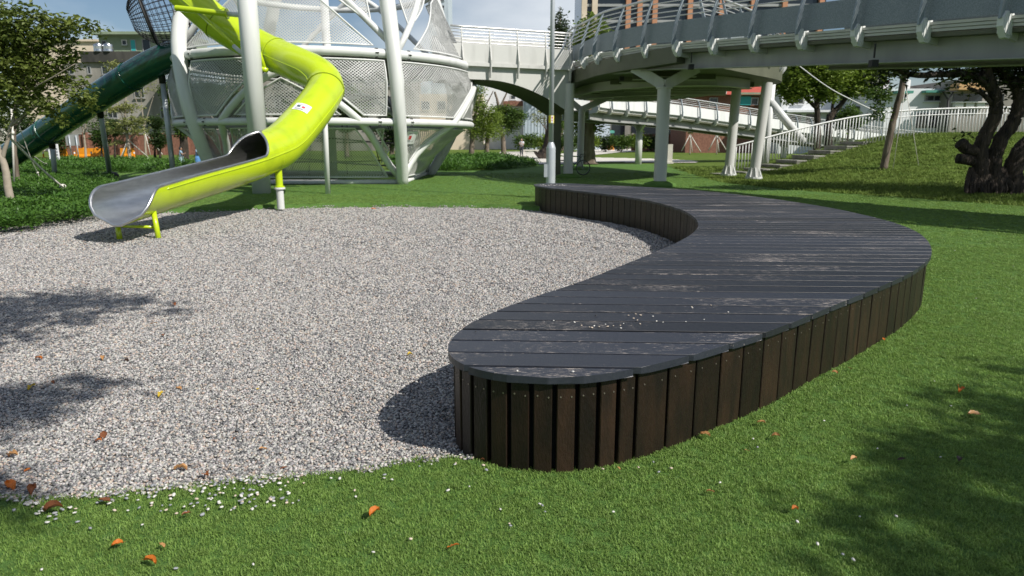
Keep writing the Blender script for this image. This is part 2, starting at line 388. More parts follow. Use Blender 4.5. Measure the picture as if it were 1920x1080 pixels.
# turf blades
M['blade'] = mat('turf_blade', (.145, .25, .047), (.265, .39, .098), .5, nscale=300, rand=.28, spec=.35, trans=.35)
def tuft(seed, nb, spread, h, w):
    r_ = random.Random(seed); V = []; F = []
    for _ in range(nb):
        a = r_.uniform(0, 6.28); q = math.sqrt(r_.random()) * spread; bx, by = q * math.cos(a), q * math.sin(a)
        t = r_.uniform(0, 6.28); hh = h * r_.uniform(.55, 1.1); ln = hh * r_.uniform(.25, 1.0)
        dx, dy = math.cos(t), math.sin(t); px_, py_ = -dy * w / 2, dx * w / 2; o = len(V)
        V += [(bx - px_, by - py_, -.004), (bx + px_, by + py_, -.004), (bx + dx * ln * .4 + px_ * .9, by + dy * ln * .4 + py_ * .9, hh * .68), (bx + dx * ln * .4 - px_ * .9, by + dy * ln * .4 - py_ * .9, hh * .68), (bx + dx * ln, by + dy * ln, hh)]
        F += [(o, o + 1, o + 2, o + 3), (o + 3, o + 2, o + 4)]
    return raw_obj('tuft', V, F, M['blade'])
tuft_src = [tuft(i, 18, .026, .0155, .0026) for i in range(6)]
TX, TY, TS = [], [], []
for y0, y1, dens, sc in ((1.6, 3.6, 2300, 1.0), (3.6, 6, 1500, 1.15), (6, 10, 620, 1.5), (10, 20, 190, 2.0), (20, 34, 40, 2.2)):
    X, Y = jitter_pts(-27 if y0 > 9 else -9, 18, y0, y1, dens)
    k = in_view(X, Y) & (sdist(X, Y, GRAV) < .035) & (sdist(X, Y, BENCH) < .055) & (sdist(X, Y, TURF) > .05)
    TX.append(X[k]); TY.append(Y[k]); TS.append(np.full(k.sum(), sc))
TX, TY, TS = map(np.concatenate, (TX, TY, TS)); n = len(TX)
TZ = z_turf(TX, TY) - .002
sq = TS * rng.uniform(.8, 1.2, n)
scatter('turf_blades', np.stack([TX, TY, TZ], 1), np.stack([rng.normal(0, .12, n), rng.normal(0, .12, n), rng.uniform(0, 6.28, n)], 1),
        np.stack([sq, sq, TS ** .35 * rng.uniform(.75, 1.15, n)], 1), rng.integers(0, 6, n), tuft_src, 'short green artificial turf blades around the bench', 'turf')

# ================================================================ the long curved timber bench
def bench_top_mat():
    m = bpy.data.materials.new('worn_black_deck_paint'); m.use_nodes = True; N, L = m.node_tree.nodes, m.node_tree.links; b = N['Principled BSDF']
    tc = N.new('ShaderNodeTexCoord'); oi = N.new('ShaderNodeObjectInfo')
    ml = N.new('ShaderNodeMath'); ml.operation = 'MULTIPLY'; ml.inputs[1].default_value = 61; L.new(oi.outputs['Random'], ml.inputs[0])
    def nz(scale, st, det=6, ro=.6):
        mp = N.new('ShaderNodeMapping'); mp.inputs['Scale'].default_value = st; L.new(tc.outputs['Object'], mp.inputs['Vector'])
        ad = N.new('ShaderNodeVectorMath'); ad.operation = 'ADD'; L.new(mp.outputs[0], ad.inputs[0]); L.new(ml.outputs[0], ad.inputs[1])
        t = N.new('ShaderNodeTexNoise'); t.inputs['Scale'].default_value = scale; t.inputs['Detail'].default_value = det; t.inputs['Roughness'].default_value = ro
        L.new(ad.outputs[0], t.inputs['Vector']); return t.outputs['Fac']
    def mth(op, a, c, v=None):
        t = N.new('ShaderNodeMath'); t.operation = op; L.new(a, t.inputs[0])
        if v is None: L.new(c, t.inputs[1])
        else: t.inputs[1].default_value = v
        return t.outputs[0]
    fine = nz(26, (.62, 6.0, 1), 8, .72); patch = nz(1.1, (.7, 1.3, 1), 3); grain = nz(30, (.25, 5, 1), 5)
    # wear = fine streaks where patches of the paint have rubbed off
    an = N.new('ShaderNodeAttribute'); an.attribute_name = 'across'; ab = mth('ABSOLUTE', mth('SUBTRACT', an.outputs['Fac'], None, .5), None, 0.0)
    em = N.new('ShaderNodeMapRange'); em.inputs['From Min'].default_value = .43; em.inputs['From Max'].default_value = .5; em.inputs['To Max'].default_value = .06; L.new(ab, em.inputs['Value'])
    w = mth('ADD', mth('ADD', fine, mth('MULTIPLY', patch, None, .5)), em.outputs[0])
    mr = N.new('ShaderNodeMapRange'); mr.inputs['From Min'].default_value = .858; mr.inputs['From Max'].default_value = .895; ge = N.new('ShaderNodeNewGeometry'); sx = N.new('ShaderNodeSeparateXYZ'); L.new(ge.outputs['True Normal'], sx.inputs[0])
    flat_up = mth('GREATER_THAN', sx.outputs['Z'], None, .6); L.new(mth('SUBTRACT', w, mth('MULTIPLY', mth('SUBTRACT', flat_up, None, 1.0), None, -.09)), mr.inputs['Value'])
    base = N.new('ShaderNodeValToRGB'); base.color_ramp.elements[0].color = (.010, .0125, .019, 1); base.color_ramp.elements[1].color = (.022, .025, .035, 1); L.new(grain, base.inputs['Fac'])  # blue of the sky's sheen is mixed into the black base
    wood = N.new('ShaderNodeValToRGB'); wood.color_ramp.elements[0].color = (.26, .20, .16, 1); wood.color_ramp.elements[1].color = (.58, .53, .49, 1); L.new(grain, wood.inputs['Fac'])
    hs = N.new('ShaderNodeHueSaturation'); mv = N.new('ShaderNodeMapRange'); mv.inputs['To Min'].default_value = .6; mv.inputs['To Max'].default_value = 1.6
    L.new(oi.outputs['Random'], mv.inputs['Value']); L.new(mv.outputs[0], hs.inputs['Value']); L.new(base.outputs[0], hs.inputs['Color'])
    mx = N.new('ShaderNodeMix'); mx.data_type = 'RGBA'; L.new(mr.outputs[0], mx.inputs['Factor']); L.new(hs.outputs[0], mx.inputs['A']); L.new(wood.outputs[0], mx.inputs['B'])
    L.new(mx.outputs['Result'], b.inputs['Base Color'])
    rr = N.new('ShaderNodeMapRange'); rr.inputs['To Min'].default_value = .36; rr.inputs['To Max'].default_value = .58; L.new(grain, rr.inputs['Value'])
    ra = mth('ADD', rr.outputs[0], mth('MULTIPLY', mr.outputs[0], None, .3)); L.new(ra, b.inputs['Roughness'])
    b.inputs['Specular IOR Level'].default_value = .62
    bp = N.new('ShaderNodeBump'); bp.inputs['Strength'].default_value = .35; bp.inputs['Distance'].default_value = .004
    L.new(mth('SUBTRACT', grain, mth('MULTIPLY', mr.outputs[0], None, .8)), bp.inputs['Height']); L.new(bp.outputs['Normal'], b.inputs['Normal'])
    return m
M['deck'] = bench_top_mat()
M['slat'] = mat('dark_stained_slat', (.0075, .0052, .0036), (.024, .0125, .007), .45, nscale=5, stretch=(3, 3, .7), bump=.25, bscale=40, rand=.5, spec=.38, lo=.3, hi=.75)
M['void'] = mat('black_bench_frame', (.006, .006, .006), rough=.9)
M['screw'] = mat('screw_steel', (.32, .28, .24), rough=.4, metal=.8)

bench = thing('timber_bench', 'long curved low bench of worn black planks with dark slatted sides', 'bench', (2.0, 8.0, 0))
ang = math.atan2(-.042, .912); ca, sa = math.cos(ang), math.sin(ang)
def to_uv(p): return np.stack([p[:, 0] * ca + p[:, 1] * sa, -p[:, 0] * sa + p[:, 1] * ca], 1)
UV = to_uv(OUT)
def span(v):
    a = UV; b = np.roll(UV, -1, 0); k = (a[:, 1] > v) != (b[:, 1] > v)
    if not k.any(): return None
    u = a[k, 0] + (v - a[k, 1]) / (b[k, 1] - a[k, 1]) * (b[k, 0] - a[k, 0]); return u.min(), u.max()
vmin, vmax = UV[:, 1].min() + 1e-4, UV[:, 1].max() - 1e-4
v = to_uv(np.array([[.0, 3.287 * (1.55 - BH) / 1.115]]))[0, 1] - .213; pitch = .2145
rows = []
while v < vmax:
    rows.append((max(v + .012, vmin), min(v + pitch - .012, vmax))); v += pitch * random.uniform(.99, 1.01)
for i, (v0, v1) in enumerate(rows):
    if v1 - v0 < .03: continue
    ns = 6; vv_ = np.linspace(v0, v1, ns); L_, R_ = [], []
    for q in vv_:
        s = span(q)
        if s: L_.append((s[0], q)); R_.append((s[1], q))
    poly = R_ + L_[::-1] if False else [*L_[::-1], *R_]
    jz = random.uniform(-.0015, .0015); n = len(poly)
    def ring(ins, z):
        o = []
        for u, q in poly:
            q2 = min(max(q, v0 + ins), v1 - ins); o.append((u * ca - q2 * sa, u * sa + q2 * ca, z))
        return o
    mb = MB(); z1 = BH + jz
    rr = [ring(.004, z1 - .037), ring(0, z1 - .033), ring(0, z1 - .002), ring(.0015, z1)]
    mb.add([p for r in rr for p in r], [tuple(range(n - 1, -1, -1)), tuple(3 * n + k for k in range(n))] + [(a * n + k, a * n + (k + 1) % n, (a + 1) * n + (k + 1) % n, (a + 1) * n + k) for a in range(3) for k in range(n)])
    po = mb.build('plank', M['deck'], bench); at_ = po.data.attributes.new('across', 'FLOAT', 'POINT')
    at_.data.foreach_set('value', [((-x * sa + y_ * ca) - v0) / (v1 - v0) for x, y_, _z in mb.v])
# slats round the sides: one shared board, laid along the outline
def inset(p, d):
    t = np.roll(p, -1, 0) - np.roll(p, 1, 0); t /= np.linalg.norm(t, axis=1)[:, None] + 1e-9
    return p - np.stack([t[:, 1], -t[:, 0]], 1) * d
def slat_mesh(w, seed):
    r_ = random.Random(seed); mb = MB(); h0, h1, t = -.17, BH - .039, .024; b = .004
    pr = [(-w/2 + b, 0), (w/2 - b, 0), (w/2, b), (w/2, t), (-w/2, t), (-w/2, b)]
    mb.add([(x, y, h0) for x, y in pr] + [(x, y, h1) for x, y in pr], [tuple(range(5, -1, -1))] + [tuple(range(6, 12))] + [(k, (k+1) % 6, 6 + (k+1) % 6, 6 + k) for k in range(6)])
    mb.mi = 1
    for sx in (-1, 1):
        x = sx * w * .3; z = h1 - .06 - r_.uniform(0, .01)
        mb.tube([(x, .002, z), (x, -.0025, z)], .0042, 7)
    me = bpy.data.meshes.new('slat'); me.from_pydata(mb.v, [], [f[::-1] for f in mb.f]); me.materials.append(M['slat']); me.materials.append(M['screw']); me.polygons.foreach_set('material_index', mb.m); me.update(); return me
slat_n = [slat_mesh(.086, i) for i in range(3)]; slat_w = [slat_mesh(.197, i + 5) for i in range(3)]
SK = inset(OUT, .028); nS = len(SK); i = 0.0; segL = np.linalg.norm(np.roll(SK, -1, 0) - SK, axis=1); per = segL.sum(); cum = np.concatenate([[0], np.cumsum(segL)])
def at_s(s):
    s %= per; k = min(np.searchsorted(cum, s, 'right') - 1, nS - 1); t = (s - cum[k]) / max(segL[k], 1e-9)
    a, b = SK[k], SK[(k + 1) % nS]; tg = SK[(k + 2) % nS] - SK[k - 1]; return a + (b - a) * t, tg / np.linalg.norm(tg)
s = 0.0; cnt = 0
while s < per - .08:
    p, tg = at_s(s); _, tg2 = at_s(s + .25); _, tg0 = at_s(s - .25)
    curv = abs(tg0[0] * tg2[1] - tg0[1] * tg2[0])
    narrow = curv > .30
    w = .086 if narrow else .197; gap = .023 if narrow else .015
    pc, tc_ = at_s(s + (w + gap) / 2)
    o = bpy.data.objects.new('slat', random.choice(slat_n if narrow else slat_w)); col.objects.link(o); o.parent = bench
    o.location = (pc[0] - 2.0, pc[1] - 8.0, random.uniform(-.002, .002)); o.rotation_euler = (R(random.uniform(-.4, .4)), 0, math.atan2(tc_[1], tc_[0]) + R(random.uniform(-.6, .6)))
    s += w + gap; cnt += 1
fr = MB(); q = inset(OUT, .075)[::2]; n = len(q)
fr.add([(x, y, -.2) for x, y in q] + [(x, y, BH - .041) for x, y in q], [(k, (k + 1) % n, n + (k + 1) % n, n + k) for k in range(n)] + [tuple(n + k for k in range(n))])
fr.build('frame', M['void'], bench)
# ================================================================ play tower, slides
M['white_steel'] = mat('white_painted_steel', (.57, .58, .565), (.66, .67, .655), .40, nscale=3, stretch=(1, 1, .12), lo=.25, hi=.5, bump=.04, bscale=8)
M['grey_steel'] = mat('galvanised_grey_post', (.40, .43, .46), (.47, .50, .53), .42, nscale=2, metal=.2)
M['lime'] = mat('lime_plastic', (.37, .49, .012), (.475, .615, .013), .27, nscale=2.2, lo=.22, hi=.48, detail=9, spec=.5, coat=.35)
M['steel'] = mat('brushed_stainless', (.60, .60, .59), (.74, .74, .73), .34, nscale=3, metal=1, stretch=(1, 1, 6), bump=.06)
M['green_slide'] = mat('dark_green_plastic', (.004, .055, .040), (.006, .075, .052), .22, nscale=2, coat=.4)
M['black'] = mat('black_rubber', (.012, .012, .013), rough=.6)
M['rope'] = mat('black_net_rope', (.010, .010, .014), (.02, .02, .025), .75, nscale=20)
M['white_sign'] = mat('white_sign', (.78, .78, .80), rough=.5)
M['sign_red'] = mat('sign_red', (.62, .05, .06), rough=.5)
M['sign_dark'] = mat('sign_dark_green', (.02, .06, .05), rough=.5)
M['sign_grey'] = mat('sign_print_grey', (.18, .19, .21), rough=.6)

M['floor_dark'] = mat('dark_shading_floor', (.06, .062, .065), (.09, .092, .095), .7, nscale=3)  # dark tone put in so the inside of the tower reads as shaded
M['lattice'] = mat('pale_grey_mesh', (.46, .465, .455), (.52, .525, .515), .5, nscale=2)
# ---- lime slide
sl_px = [(300,-62,22.6),(340,-18,22.5),(386,25,22.3),(424,54,22.2),(502,96,21.7),(557,121,20.9),(597,141,20.4),(611,164,20.0),(594,196,19.1),(562,236,18.0),(527,272,16.9),(488,290,16.0),(440,306,15.0),(345,331,13.2),(262,354,11.9),(212,366,11.05)]
SLP = catmull([P(*q) for q in sl_px], 10)
SLP = [Vector(p) for p in resample(SLP, .07)]
slide = thing('tube_slide', 'lime green tube slide ending in an open steel chute above the gravel', 'slide', (-6.2, 11.4, 0))
def frame(pts, i):
    t = (pts[min(i + 1, len(pts) - 1)] - pts[max(i - 1, 0)]).normalized()
    sd = t.cross(Vector((0, 0, 1))).normalized(); return t, sd, sd.cross(t)
NP = len(SLP); dist = [0]
for a, b in zip(SLP, SLP[1:]): dist.append(dist[-1] + (b - a).length)
TOT = dist[-1]
def near(px, py, d): q = P(px, py, d); return min(range(NP), key=lambda i: (SLP[i] - q).length)
i_mouth = near(497, 288, 16.25)
def arc_rows(i0, i1, r, half, n=24):
    rows = []
    for i in range(i0, i1 + 1):
        t, sd, up = frame(SLP, i); A = half(i); row = []
        for k in range(n + 1):
            a = -A + 2 * A * k / n; row.append(SLP[i] + (sd * math.sin(a) - up * math.cos(a)) * r)
        rows.append(row)
    return rows
full = lambda i: math.pi
s_m = dist[i_mouth]; OPEN = .8; ENDL = .62
def half_trough(i):
    t = (dist[i] - s_m) / OPEN; A = math.pi - (math.pi - R(99)) * float(sstep(0, 1, np.array(t))) ** 1.0
    e = (dist[i] - (TOT - ENDL)) / ENDL
    if e > 0: A *= math.sqrt(max(0.004, 1 - min(e, 1) ** 2.2))
    return A
cuts = [0, near(405, 40, 22.2), near(515, 102, 21.5), near(611, 168, 19.9), i_mouth]
for a, b in zip(cuts, cuts[1:]):
    mb = MB(); mb.loft(arc_rows(a, b, .5, full, 28)); mb.build('tube_section', M['lime'], slide, smooth=True)
for sd__ in (-1, 1):                         # moulded seam along each flank
    mb = MB(); mb.tube([SLP[i] + frame(SLP, i)[1] * (sd__ * .503) for i in range(0, NP - 12, 2)], .011, 6); mb.build('flank_seam', M['lime'], slide, smooth=True)
for c in cuts[1:-1]:
    mb = MB(); t, sd, up = frame(SLP, c)
    mb.tube([SLP[c] - t * .03, SLP[c] - t * .025, SLP[c] + t * .025, SLP[c] + t * .03], [.5, .522, .522, .5], 28); mb.build('joint_collar', M['lime'], slide, angle=30)
    mb = MB(); mb.tube([SLP[c] + t * .03, SLP[c] + t * .042], [.506, .506], 28, caps=False); mb.build('joint_seam', M['black'], slide)
mb = MB(); mb.loft(arc_rows(i_mouth, NP - 1, .5, half_trough)); ch = mb.build('chute', M['lime'], slide, smooth=True)
mb = MB(); mb.loft(arc_rows(max(0, i_mouth - 28), i_mouth, .482, full, 28)); mb.loft(arc_rows(i_mouth, NP - 1, .482, half_trough)); lin = mb.build('steel_liner', M['steel'], slide, smooth=True)
mb = MB(); rim = [r[0] for r in arc_rows(i_mouth, NP - 1, .492, half_trough)] + [r[-1] for r in arc_rows(i_mouth, NP - 1, .492, half_trough)][::-1]
mb.tube(rim, .028, 8, closed=True); mb.build('steel_rim', M['steel'], slide, smooth=True)
for (tx_, ty_), (bx, by) in (((219, 414), (225, 451)), ((287, 392), (298, 451))):
    b = G(bx, by, -.12); t = P(tx_, ty_, b.y + .12); mb = MB(); mb.cyl(b, t, .045, .045); mb.build('leg', M['lime'], slide, smooth=True)
b0, b1 = P(222, 424, G(222, 451, -.12).y + .1), P(292, 426, G(298, 451, -.12).y + .1)
mb = MB(); mb.cyl(b0, b1, .025); mb.build('leg_brace', M['lime'], slide, smooth=True)
pb = Vector((-5.52, 16.35, -.05)); mb = MB(); mb.lathe(pb, [(.085, 0), (.085, .46), (.13, .47), (.13, .50), (.12, .51)], 18); mb.build('support_post', M['white_steel'], slide, angle=35)
mb = MB(); mb.lathe(pb + Vector((0, 0, .512)), [(.12, 0), (.12, .03), (.085, .035), (.085, .55)], 18); mb.build('support_sleeve', M['lime'], slide, angle=35)
pb = G(615, 363); mb = MB(); mb.cyl(pb, P(607, 175, pb.y - .15), .075); mb.build('support_post', M['white_steel'], slide, smooth=True)
ca_ = G(491, 362); ctop = Vector((ca_.x, ca_.y, 9.5)); mb = MB(); mb.cyl(ca_, ctop, .27, n=24); mb.build('support_column', M['white_steel'], slide, smooth=True)
mb = MB(); mb.cyl(P(330, 15, 21.4), P(425, 26, 21.2), .085); mb.tube([P(424, 26, 21.2), P(427, 26, 21.2)], .15, 14); mb.build('arm', M['lime'], slide, angle=40)
mb = MB(); mb.cyl(P(425, 26, 21.2), P(462, 29, 21.1), .07); mb.build('arm_stub', M['white_steel'], slide, smooth=True)
mb = MB(); mb.cyl(P(372, 22, 21.5), P(438, 86, 21.2), .06); mb.build('arm_brace', M['lime'], slide, smooth=True)
mb = MB(); mb.cyl(P(438, 86, 21.2), P(458, 104, 21.1), .06); mb.build('arm_brace_stub', M['white_steel'], slide, smooth=True)
mb = MB(); mb.cyl(P(478, 72, 21.0), P(497, 130, 20.9), .055); mb.cyl(P(480, 126, 20.95), P(501, 132, 20.85), .07); mb.build('arm_brace', M['lime'], slide, smooth=True)
# small dark skylight dome on the elbow
ie = near(603, 145, 20.3); t, sd, up = frame(SLP, ie); n_ = (P(605, 141, 19.9) - SLP[ie]).normalized(); c_ = SLP[ie] + n_ * .47
mb = MB(); mb.sphere((0, 0, 0), (.20, .13, .07), 16, 8); rm = Matrix((t, n_.cross(t).normalized(), n_)).transposed()
mb.v = [tuple(c_ + rm @ Vector(p)) for p in mb.v]; mb.build('skylight', M['black'], slide, smooth=True)
# notice on the tube: white sheet with a flame and a leaf print
i0 = near(570, 228, 18.2); sg = thing('warning_notice', 'white notice with flame and leaf prints stuck on the lime slide tube', 'sign', SLP[i0])
def tube_pt(i_f, ang, r):
    i = int(i_f); t, sd, up = frame(SLP, i); c = SLP[i] + t * ((i_f - i) * .07)
    vw = (Vector((0, 0, CAMH)) - c); vw = (vw - t * vw.dot(t)).normalized(); ax = t.cross(vw).normalized()
    return c + (vw * math.cos(ang) + ax * math.sin(ang)) * r
def tube_patch(name, m, i0_, i1_, a0, a1, r, par, ni=5, na=8):
    mb = MB(); mb.loft([[tube_pt(i0_ + (i1_ - i0_) * i / ni, a0 + (a1 - a0) * k / na, r) for k in range(na + 1)] for i in range(ni + 1)]); return mb.build(name, m, par, smooth=True)
test = tube_pt(i0, .7, .5); sgn = 1 if ray and (test.x > SLP[i0].x) else -1
tube_patch('sheet', M['white_sign'], i0 - .4, i0 + 5.2, sgn * .12, sgn * .92, .508, sg)
tube_patch('flame_print', M['sign_red'], i0 + 1.8, i0 + 3.2, sgn * .36, sgn * .52, .513, sg)
tube_patch('leaf_print', M['sign_dark'], i0 + 1.6, i0 + 3.0, sgn * .60, sgn * .78, .513, sg)
for q in (.6, 3.9, 4.4): tube_patch('text_line', M['sign_grey'], i0 + q, i0 + q + .24, sgn * .38, sgn * .80, .513, sg)

# ---- tower
TC = Vector((-7.35, 28.5, 0))
zk = [0, 2.16, 3.5, 4.37, 5.8, 7.0, 9.0, 11]; rk = [4.8, 5.68, 5.86, 5.62, 4.95, 4.35, 3.6, 3.3]
def tr(az, z):
    rp = float(np.interp(z, zk, rk)); c = max(abs(math.cos(az)), abs(math.sin(az))); sq = 4.8 * math.cos(R(45)) / c
    w = min(max(z / 2.16, 0), 1); return sq * (1 - w) + rp * w
def tp(azd, z, dr=0.0):
    az = R(azd); r = tr(az, z) + dr; return TC + Vector((r * math.sin(az), -r * math.cos(az), z))
tower = thing('climbing_tower', 'white steel play tower of curved pipes and diamond mesh panels', 'play tower', TC)
col_prof = [[(44.6, 4.8, -.05), (37.5, 5.80, 2.16), (36, 5.82, 4.37), (37, 5.25, 6.3), (39, 4.2, 9.4)], [(-44.6, 4.8, -.05), (-37, 5.78, 2.16), (-42, 5.80, 4.37), (-48, 5.25, 6.3), (-53, 4.2, 9.4)]]
col_prof += [[(a + 90, r_ * 1.03, z) for a, r_, z in col_prof[0]], [(a - 90, r_ * 1.03, z) for a, r_, z in col_prof[1]]]
for pf in col_prof:
    pth = catmull([TC + Vector((r_ * math.sin(R(a)), -r_ * math.cos(R(a)), z)) for a, r_, z in pf], 5)
    mb = MB(); mb.tube(pth, list(np.linspace(.205, .285, len(pth))), 20); mb.build('column', M['white_steel'], tower, smooth=True)
for z, rr_ in ((2.16, .125), (4.37, .15), (7.3, .13)):
    mb = MB(); mb.tube([tp(a, z) for a in range(0, 360, 4)], rr_, 14, closed=True); mb.build('ring_pipe', M['white_steel'], tower, smooth=True)
for a in (-45, 45, 135, 225):
    mb = MB(); mb.cyl(tp(a, .07), tp(a + 90, .07), .09); mb.build('base_pipe', M['white_steel'], tower, smooth=True)
def arch(a): return 3.72 * (1 - (abs(a) / 46) ** 1.35)
def arch_az(z): return 46 * (1 - z / 3.72) ** (1 / 1.35)
def arch2(a): return 4.5 + 3.3 * (1 - (abs(a) / 45) ** 1.5)
for f in (0, 90, 180, 270):
    mb = MB(); mb.tube([tp(f + a, max(arch(a), .02)) for a in range(-44, 45, 4)], .125, 14); mb.build('arch_pipe', M['white_steel'], tower, smooth=True)
    mb = MB(); mb.tube([tp(f + a - 6, arch2(a)) for a in range(-45, 46, 5)], .11, 14); mb.build('upper_arch_pipe', M['white_steel'], tower, smooth=True)
def clip_line(poly, nx, ny, c):            # pieces of the line nx*u+ny*v=c inside poly
    ts = []; n = len(poly)
    for i in range(n):
        (a, b), (p, q) = poly[i], poly[(i + 1) % n]; s0, s1 = nx * a + ny * b - c, nx * p + ny * q - c
        if (s0 > 0) != (s1 > 0): t = s0 / (s0 - s1); u, v_ = a + (p - a) * t, b + (q - b) * t; ts.append((-ny * u + nx * v_, u, v_))
    ts.sort(); return [(ts[i][1:], ts[i + 1][1:]) for i in range(0, len(ts) - 1, 2)]
RU = 5.6
def mesh_panel(azf, poly, name='mesh_panel', pitch=.072, sw=.025):
    # poly in (azimuth degrees from face centre, z); lattice of crossing strips plus a pipe frame
    pu = [(R(a) * RU, z) for a, z in poly]
    def M3(u, v_, dr): return tp(azf + math.degrees(u / RU), v_, dr)
    fr_ = MB(); bp = []
    for i in range(len(pu)):
        a, b = pu[i], pu[(i + 1) % len(pu)]; k = max(1, int(math.hypot(b[0] - a[0], b[1] - a[1]) / .35))
        bp += [M3(a[0] + (b[0] - a[0]) * j / k, a[1] + (b[1] - a[1]) * j / k, .02) for j in range(k)]
    fr_.tube(bp, .03, 6, closed=True); fo = fr_.build('panel_frame', M['white_steel'], tower, smooth=True)
    mb = MB()
    for sg_, dr in ((1, .012), (-1, 0)):
        nx, ny = sg_ * .62, .785; vals = [nx * u + ny * v_ for u, v_ in pu]; c = min(vals) + pitch / 2
        while c < max(vals):
            for (u0, v0), (u1, v1) in clip_line(pu, nx, ny, c):
                L = math.hypot(u1 - u0, v1 - v0); k = max(1, int(L / .7)); o = len(mb.v)
                for j in range(k + 1):
                    u, v_ = u0 + (u1 - u0) * j / k, v0 + (v1 - v0) * j / k
                    for e in (-1, 1): mb.v.append(tuple(M3(u + nx * e * sw / 2, v_ + ny * e * sw / 2, dr)))
                    for e in (-1, 1): mb.v.append(tuple(M3(u + nx * e * sw / 2, v_ + ny * e * sw / 2, dr - .01)))
                for j in range(k):
                    q = o + 4 * j
                    for f_ in ((q, q + 1, q + 5, q + 4), (q + 3, q + 2, q + 6, q + 7), (q + 2, q, q + 4, q + 6), (q + 1, q + 3, q + 7, q + 5)): mb.f.append(f_); mb.m.append(0)
            c += pitch
    lo_ = mb.build('mesh_lattice', M['lattice'], fo); return fo
lim = {0: (-36, 33), 90: (-51, 41), 180: (-41, 41), 270: (-41, 45)}
for f in (0, 90, 270):
    lowz = [.25, .7, 1.2, 1.95]; lo2, hi2 = lim[f]
    mesh_panel(f, [(-arch_az(z) + 4, z) for z in lowz[::-1]] + [(arch_az(z) - 4, z) for z in lowz])
    for s_, e_ in ((-1, abs(lo2)), (1, hi2)):
        mesh_panel(f, [(s_ * e_, 1.95), (s_ * (arch_az(1.95) + 3.5), 1.95), (s_ * (arch_az(1.2) + 3.3), 1.2), (s_ * min(e_ + 3, 41.5), .75)])
        mesh_panel(f, [(s_ * e_, 2.37), (s_ * (arch_az(2.37) + 3.5), 2.37), (s_ * (arch_az(3.1) + 4), 3.1), (s_ * 3.5, 3.98), (s_ * 2, 4.13), (s_ * e_, 4.13)])
        if f in (0, 90): mesh_panel(f, [(s_ * 37 - 6, 7.1), (s_ * 12 - 6, 7.1), (s_ * 25 - 6, 6.15), (s_ * 37 - 6, 5.35)])
    if f != 180: mesh_panel(f, [(-arch_az(2.37) + 4, 2.37), (arch_az(2.37) - 4, 2.37), (arch_az(3.0) - 4, 3.0), (0, 3.5), (-arch_az(3.0) + 4, 3.0)])
    if f in (0, 90): mesh_panel(f, [(-38 - 6, 4.62), (36 - 6, 4.62), (24 - 6, 5.65), (12 - 6, 6.6), (2 - 6, 7.1), (-14 - 6, 6.5), (-26 - 6, 5.5)])
# bolted flanges where the ring pipes meet the columns
for z, az_off, rr_ in ((2.16, 3, .125), (4.37, 6, .15)):
    for a0 in (36.5, -37 if z < 3 else -42):
        for sd_ in (-1, 1):
            a = a0 + sd_ * 6; mb = MB(); d_ = (tp(a + .5, z) - tp(a - .5, z)).normalized(); c_ = tp(a, z)
            for e in (-.05, .05): mb.tube([c_ + d_ * (e - .008), c_ + d_ * (e + .008)], rr_ + .012, 14)
            mb.mi = 1
            for k in range(6):
                q = 2 * math.pi * k / 6; n1 = d_.cross(Vector((0, 0, 1))).normalized(); off = n1 * math.cos(q) * (rr_ + .006) + Vector((0, 0, 1)) * math.sin(q) * (rr_ + .006)
                mb.cyl(c_ + off - d_ * .055, c_ + off + d_ * .055, .022, n=6)
            mb.build('flange', [M['white_steel'], M['black']], tower)
# inner platform floor and a climbing net pole
mb = MB(); mb.lathe(TC + Vector((0, 0, 4.32)), [(5.25, 0), (5.3, .02), (5.3, .1), (5.25, .12)], 40); mb.build('platform_floor', M['floor_dark'], tower, angle=30)
mb = MB(); mb.cyl(TC, TC + Vector((0, 0, 7.3)), .16); mb.build('centre_pole', M['white_steel'], tower, smooth=True)
for k in range(5):
    z = .7 + k * .85; mb = MB(); rr_ = 3.4 - .35 * k
    mb.tube([TC + Vector((rr_ * math.cos(a), rr_ * math.sin(a), z + .1 * math.sin(3 * a))) for a in np.linspace(0, 2 * math.pi, 40, endpoint=False)], .03, 6, closed=True); mb.build('net_hoop', M['rope'], tower, smooth=True)
mb = MB()
for k in range(16):
    a = 2 * math.pi * k / 16; mb.tube([TC + Vector((r_ * math.cos(a), r_ * math.sin(a), z)) for r_, z in ((3.5, .3), (3.0, 1.6), (2.4, 3.0), (1.7, 4.3))], .018, 5)
mb.build('net_ropes', M['rope'], tower, smooth=True)
# notice on the tower panel by the front column
q = tp(45.5, 1.62, .06); sg = thing('warning_notice', 'white notice with flame print on the tower mesh beside a column', 'sign', q)
def panel_patch(name, m, a0, a1, z0, z1, dr):
    mb = MB(); rows = [[tp(a0 + (a1 - a0) * k / 4, z, dr) for k in range(5)] for z in (z0, z1)]; mb.loft(rows)
    mb.loft([[tp(a0 + (a1 - a0) * k / 4, z, dr - .012) for k in range(5)] for z in (z1, z0)]); mb.build(name, m, sg)
panel_patch('plate', M['white_sign'], 42.6, 47.4, 1.42, 1.86, .06); panel_patch('flame_print', M['sign_red'], 43.7, 44.9, 1.58, 1.71, .068); panel_patch('leaf_print', M['sign_dark'], 45.3, 46.5, 1.58, 1.71, .068)
for z in (1.50, 1.54, 1.77): panel_patch('text_line', M['sign_grey'], 43.6, 46.5, z, z + .018, .068)

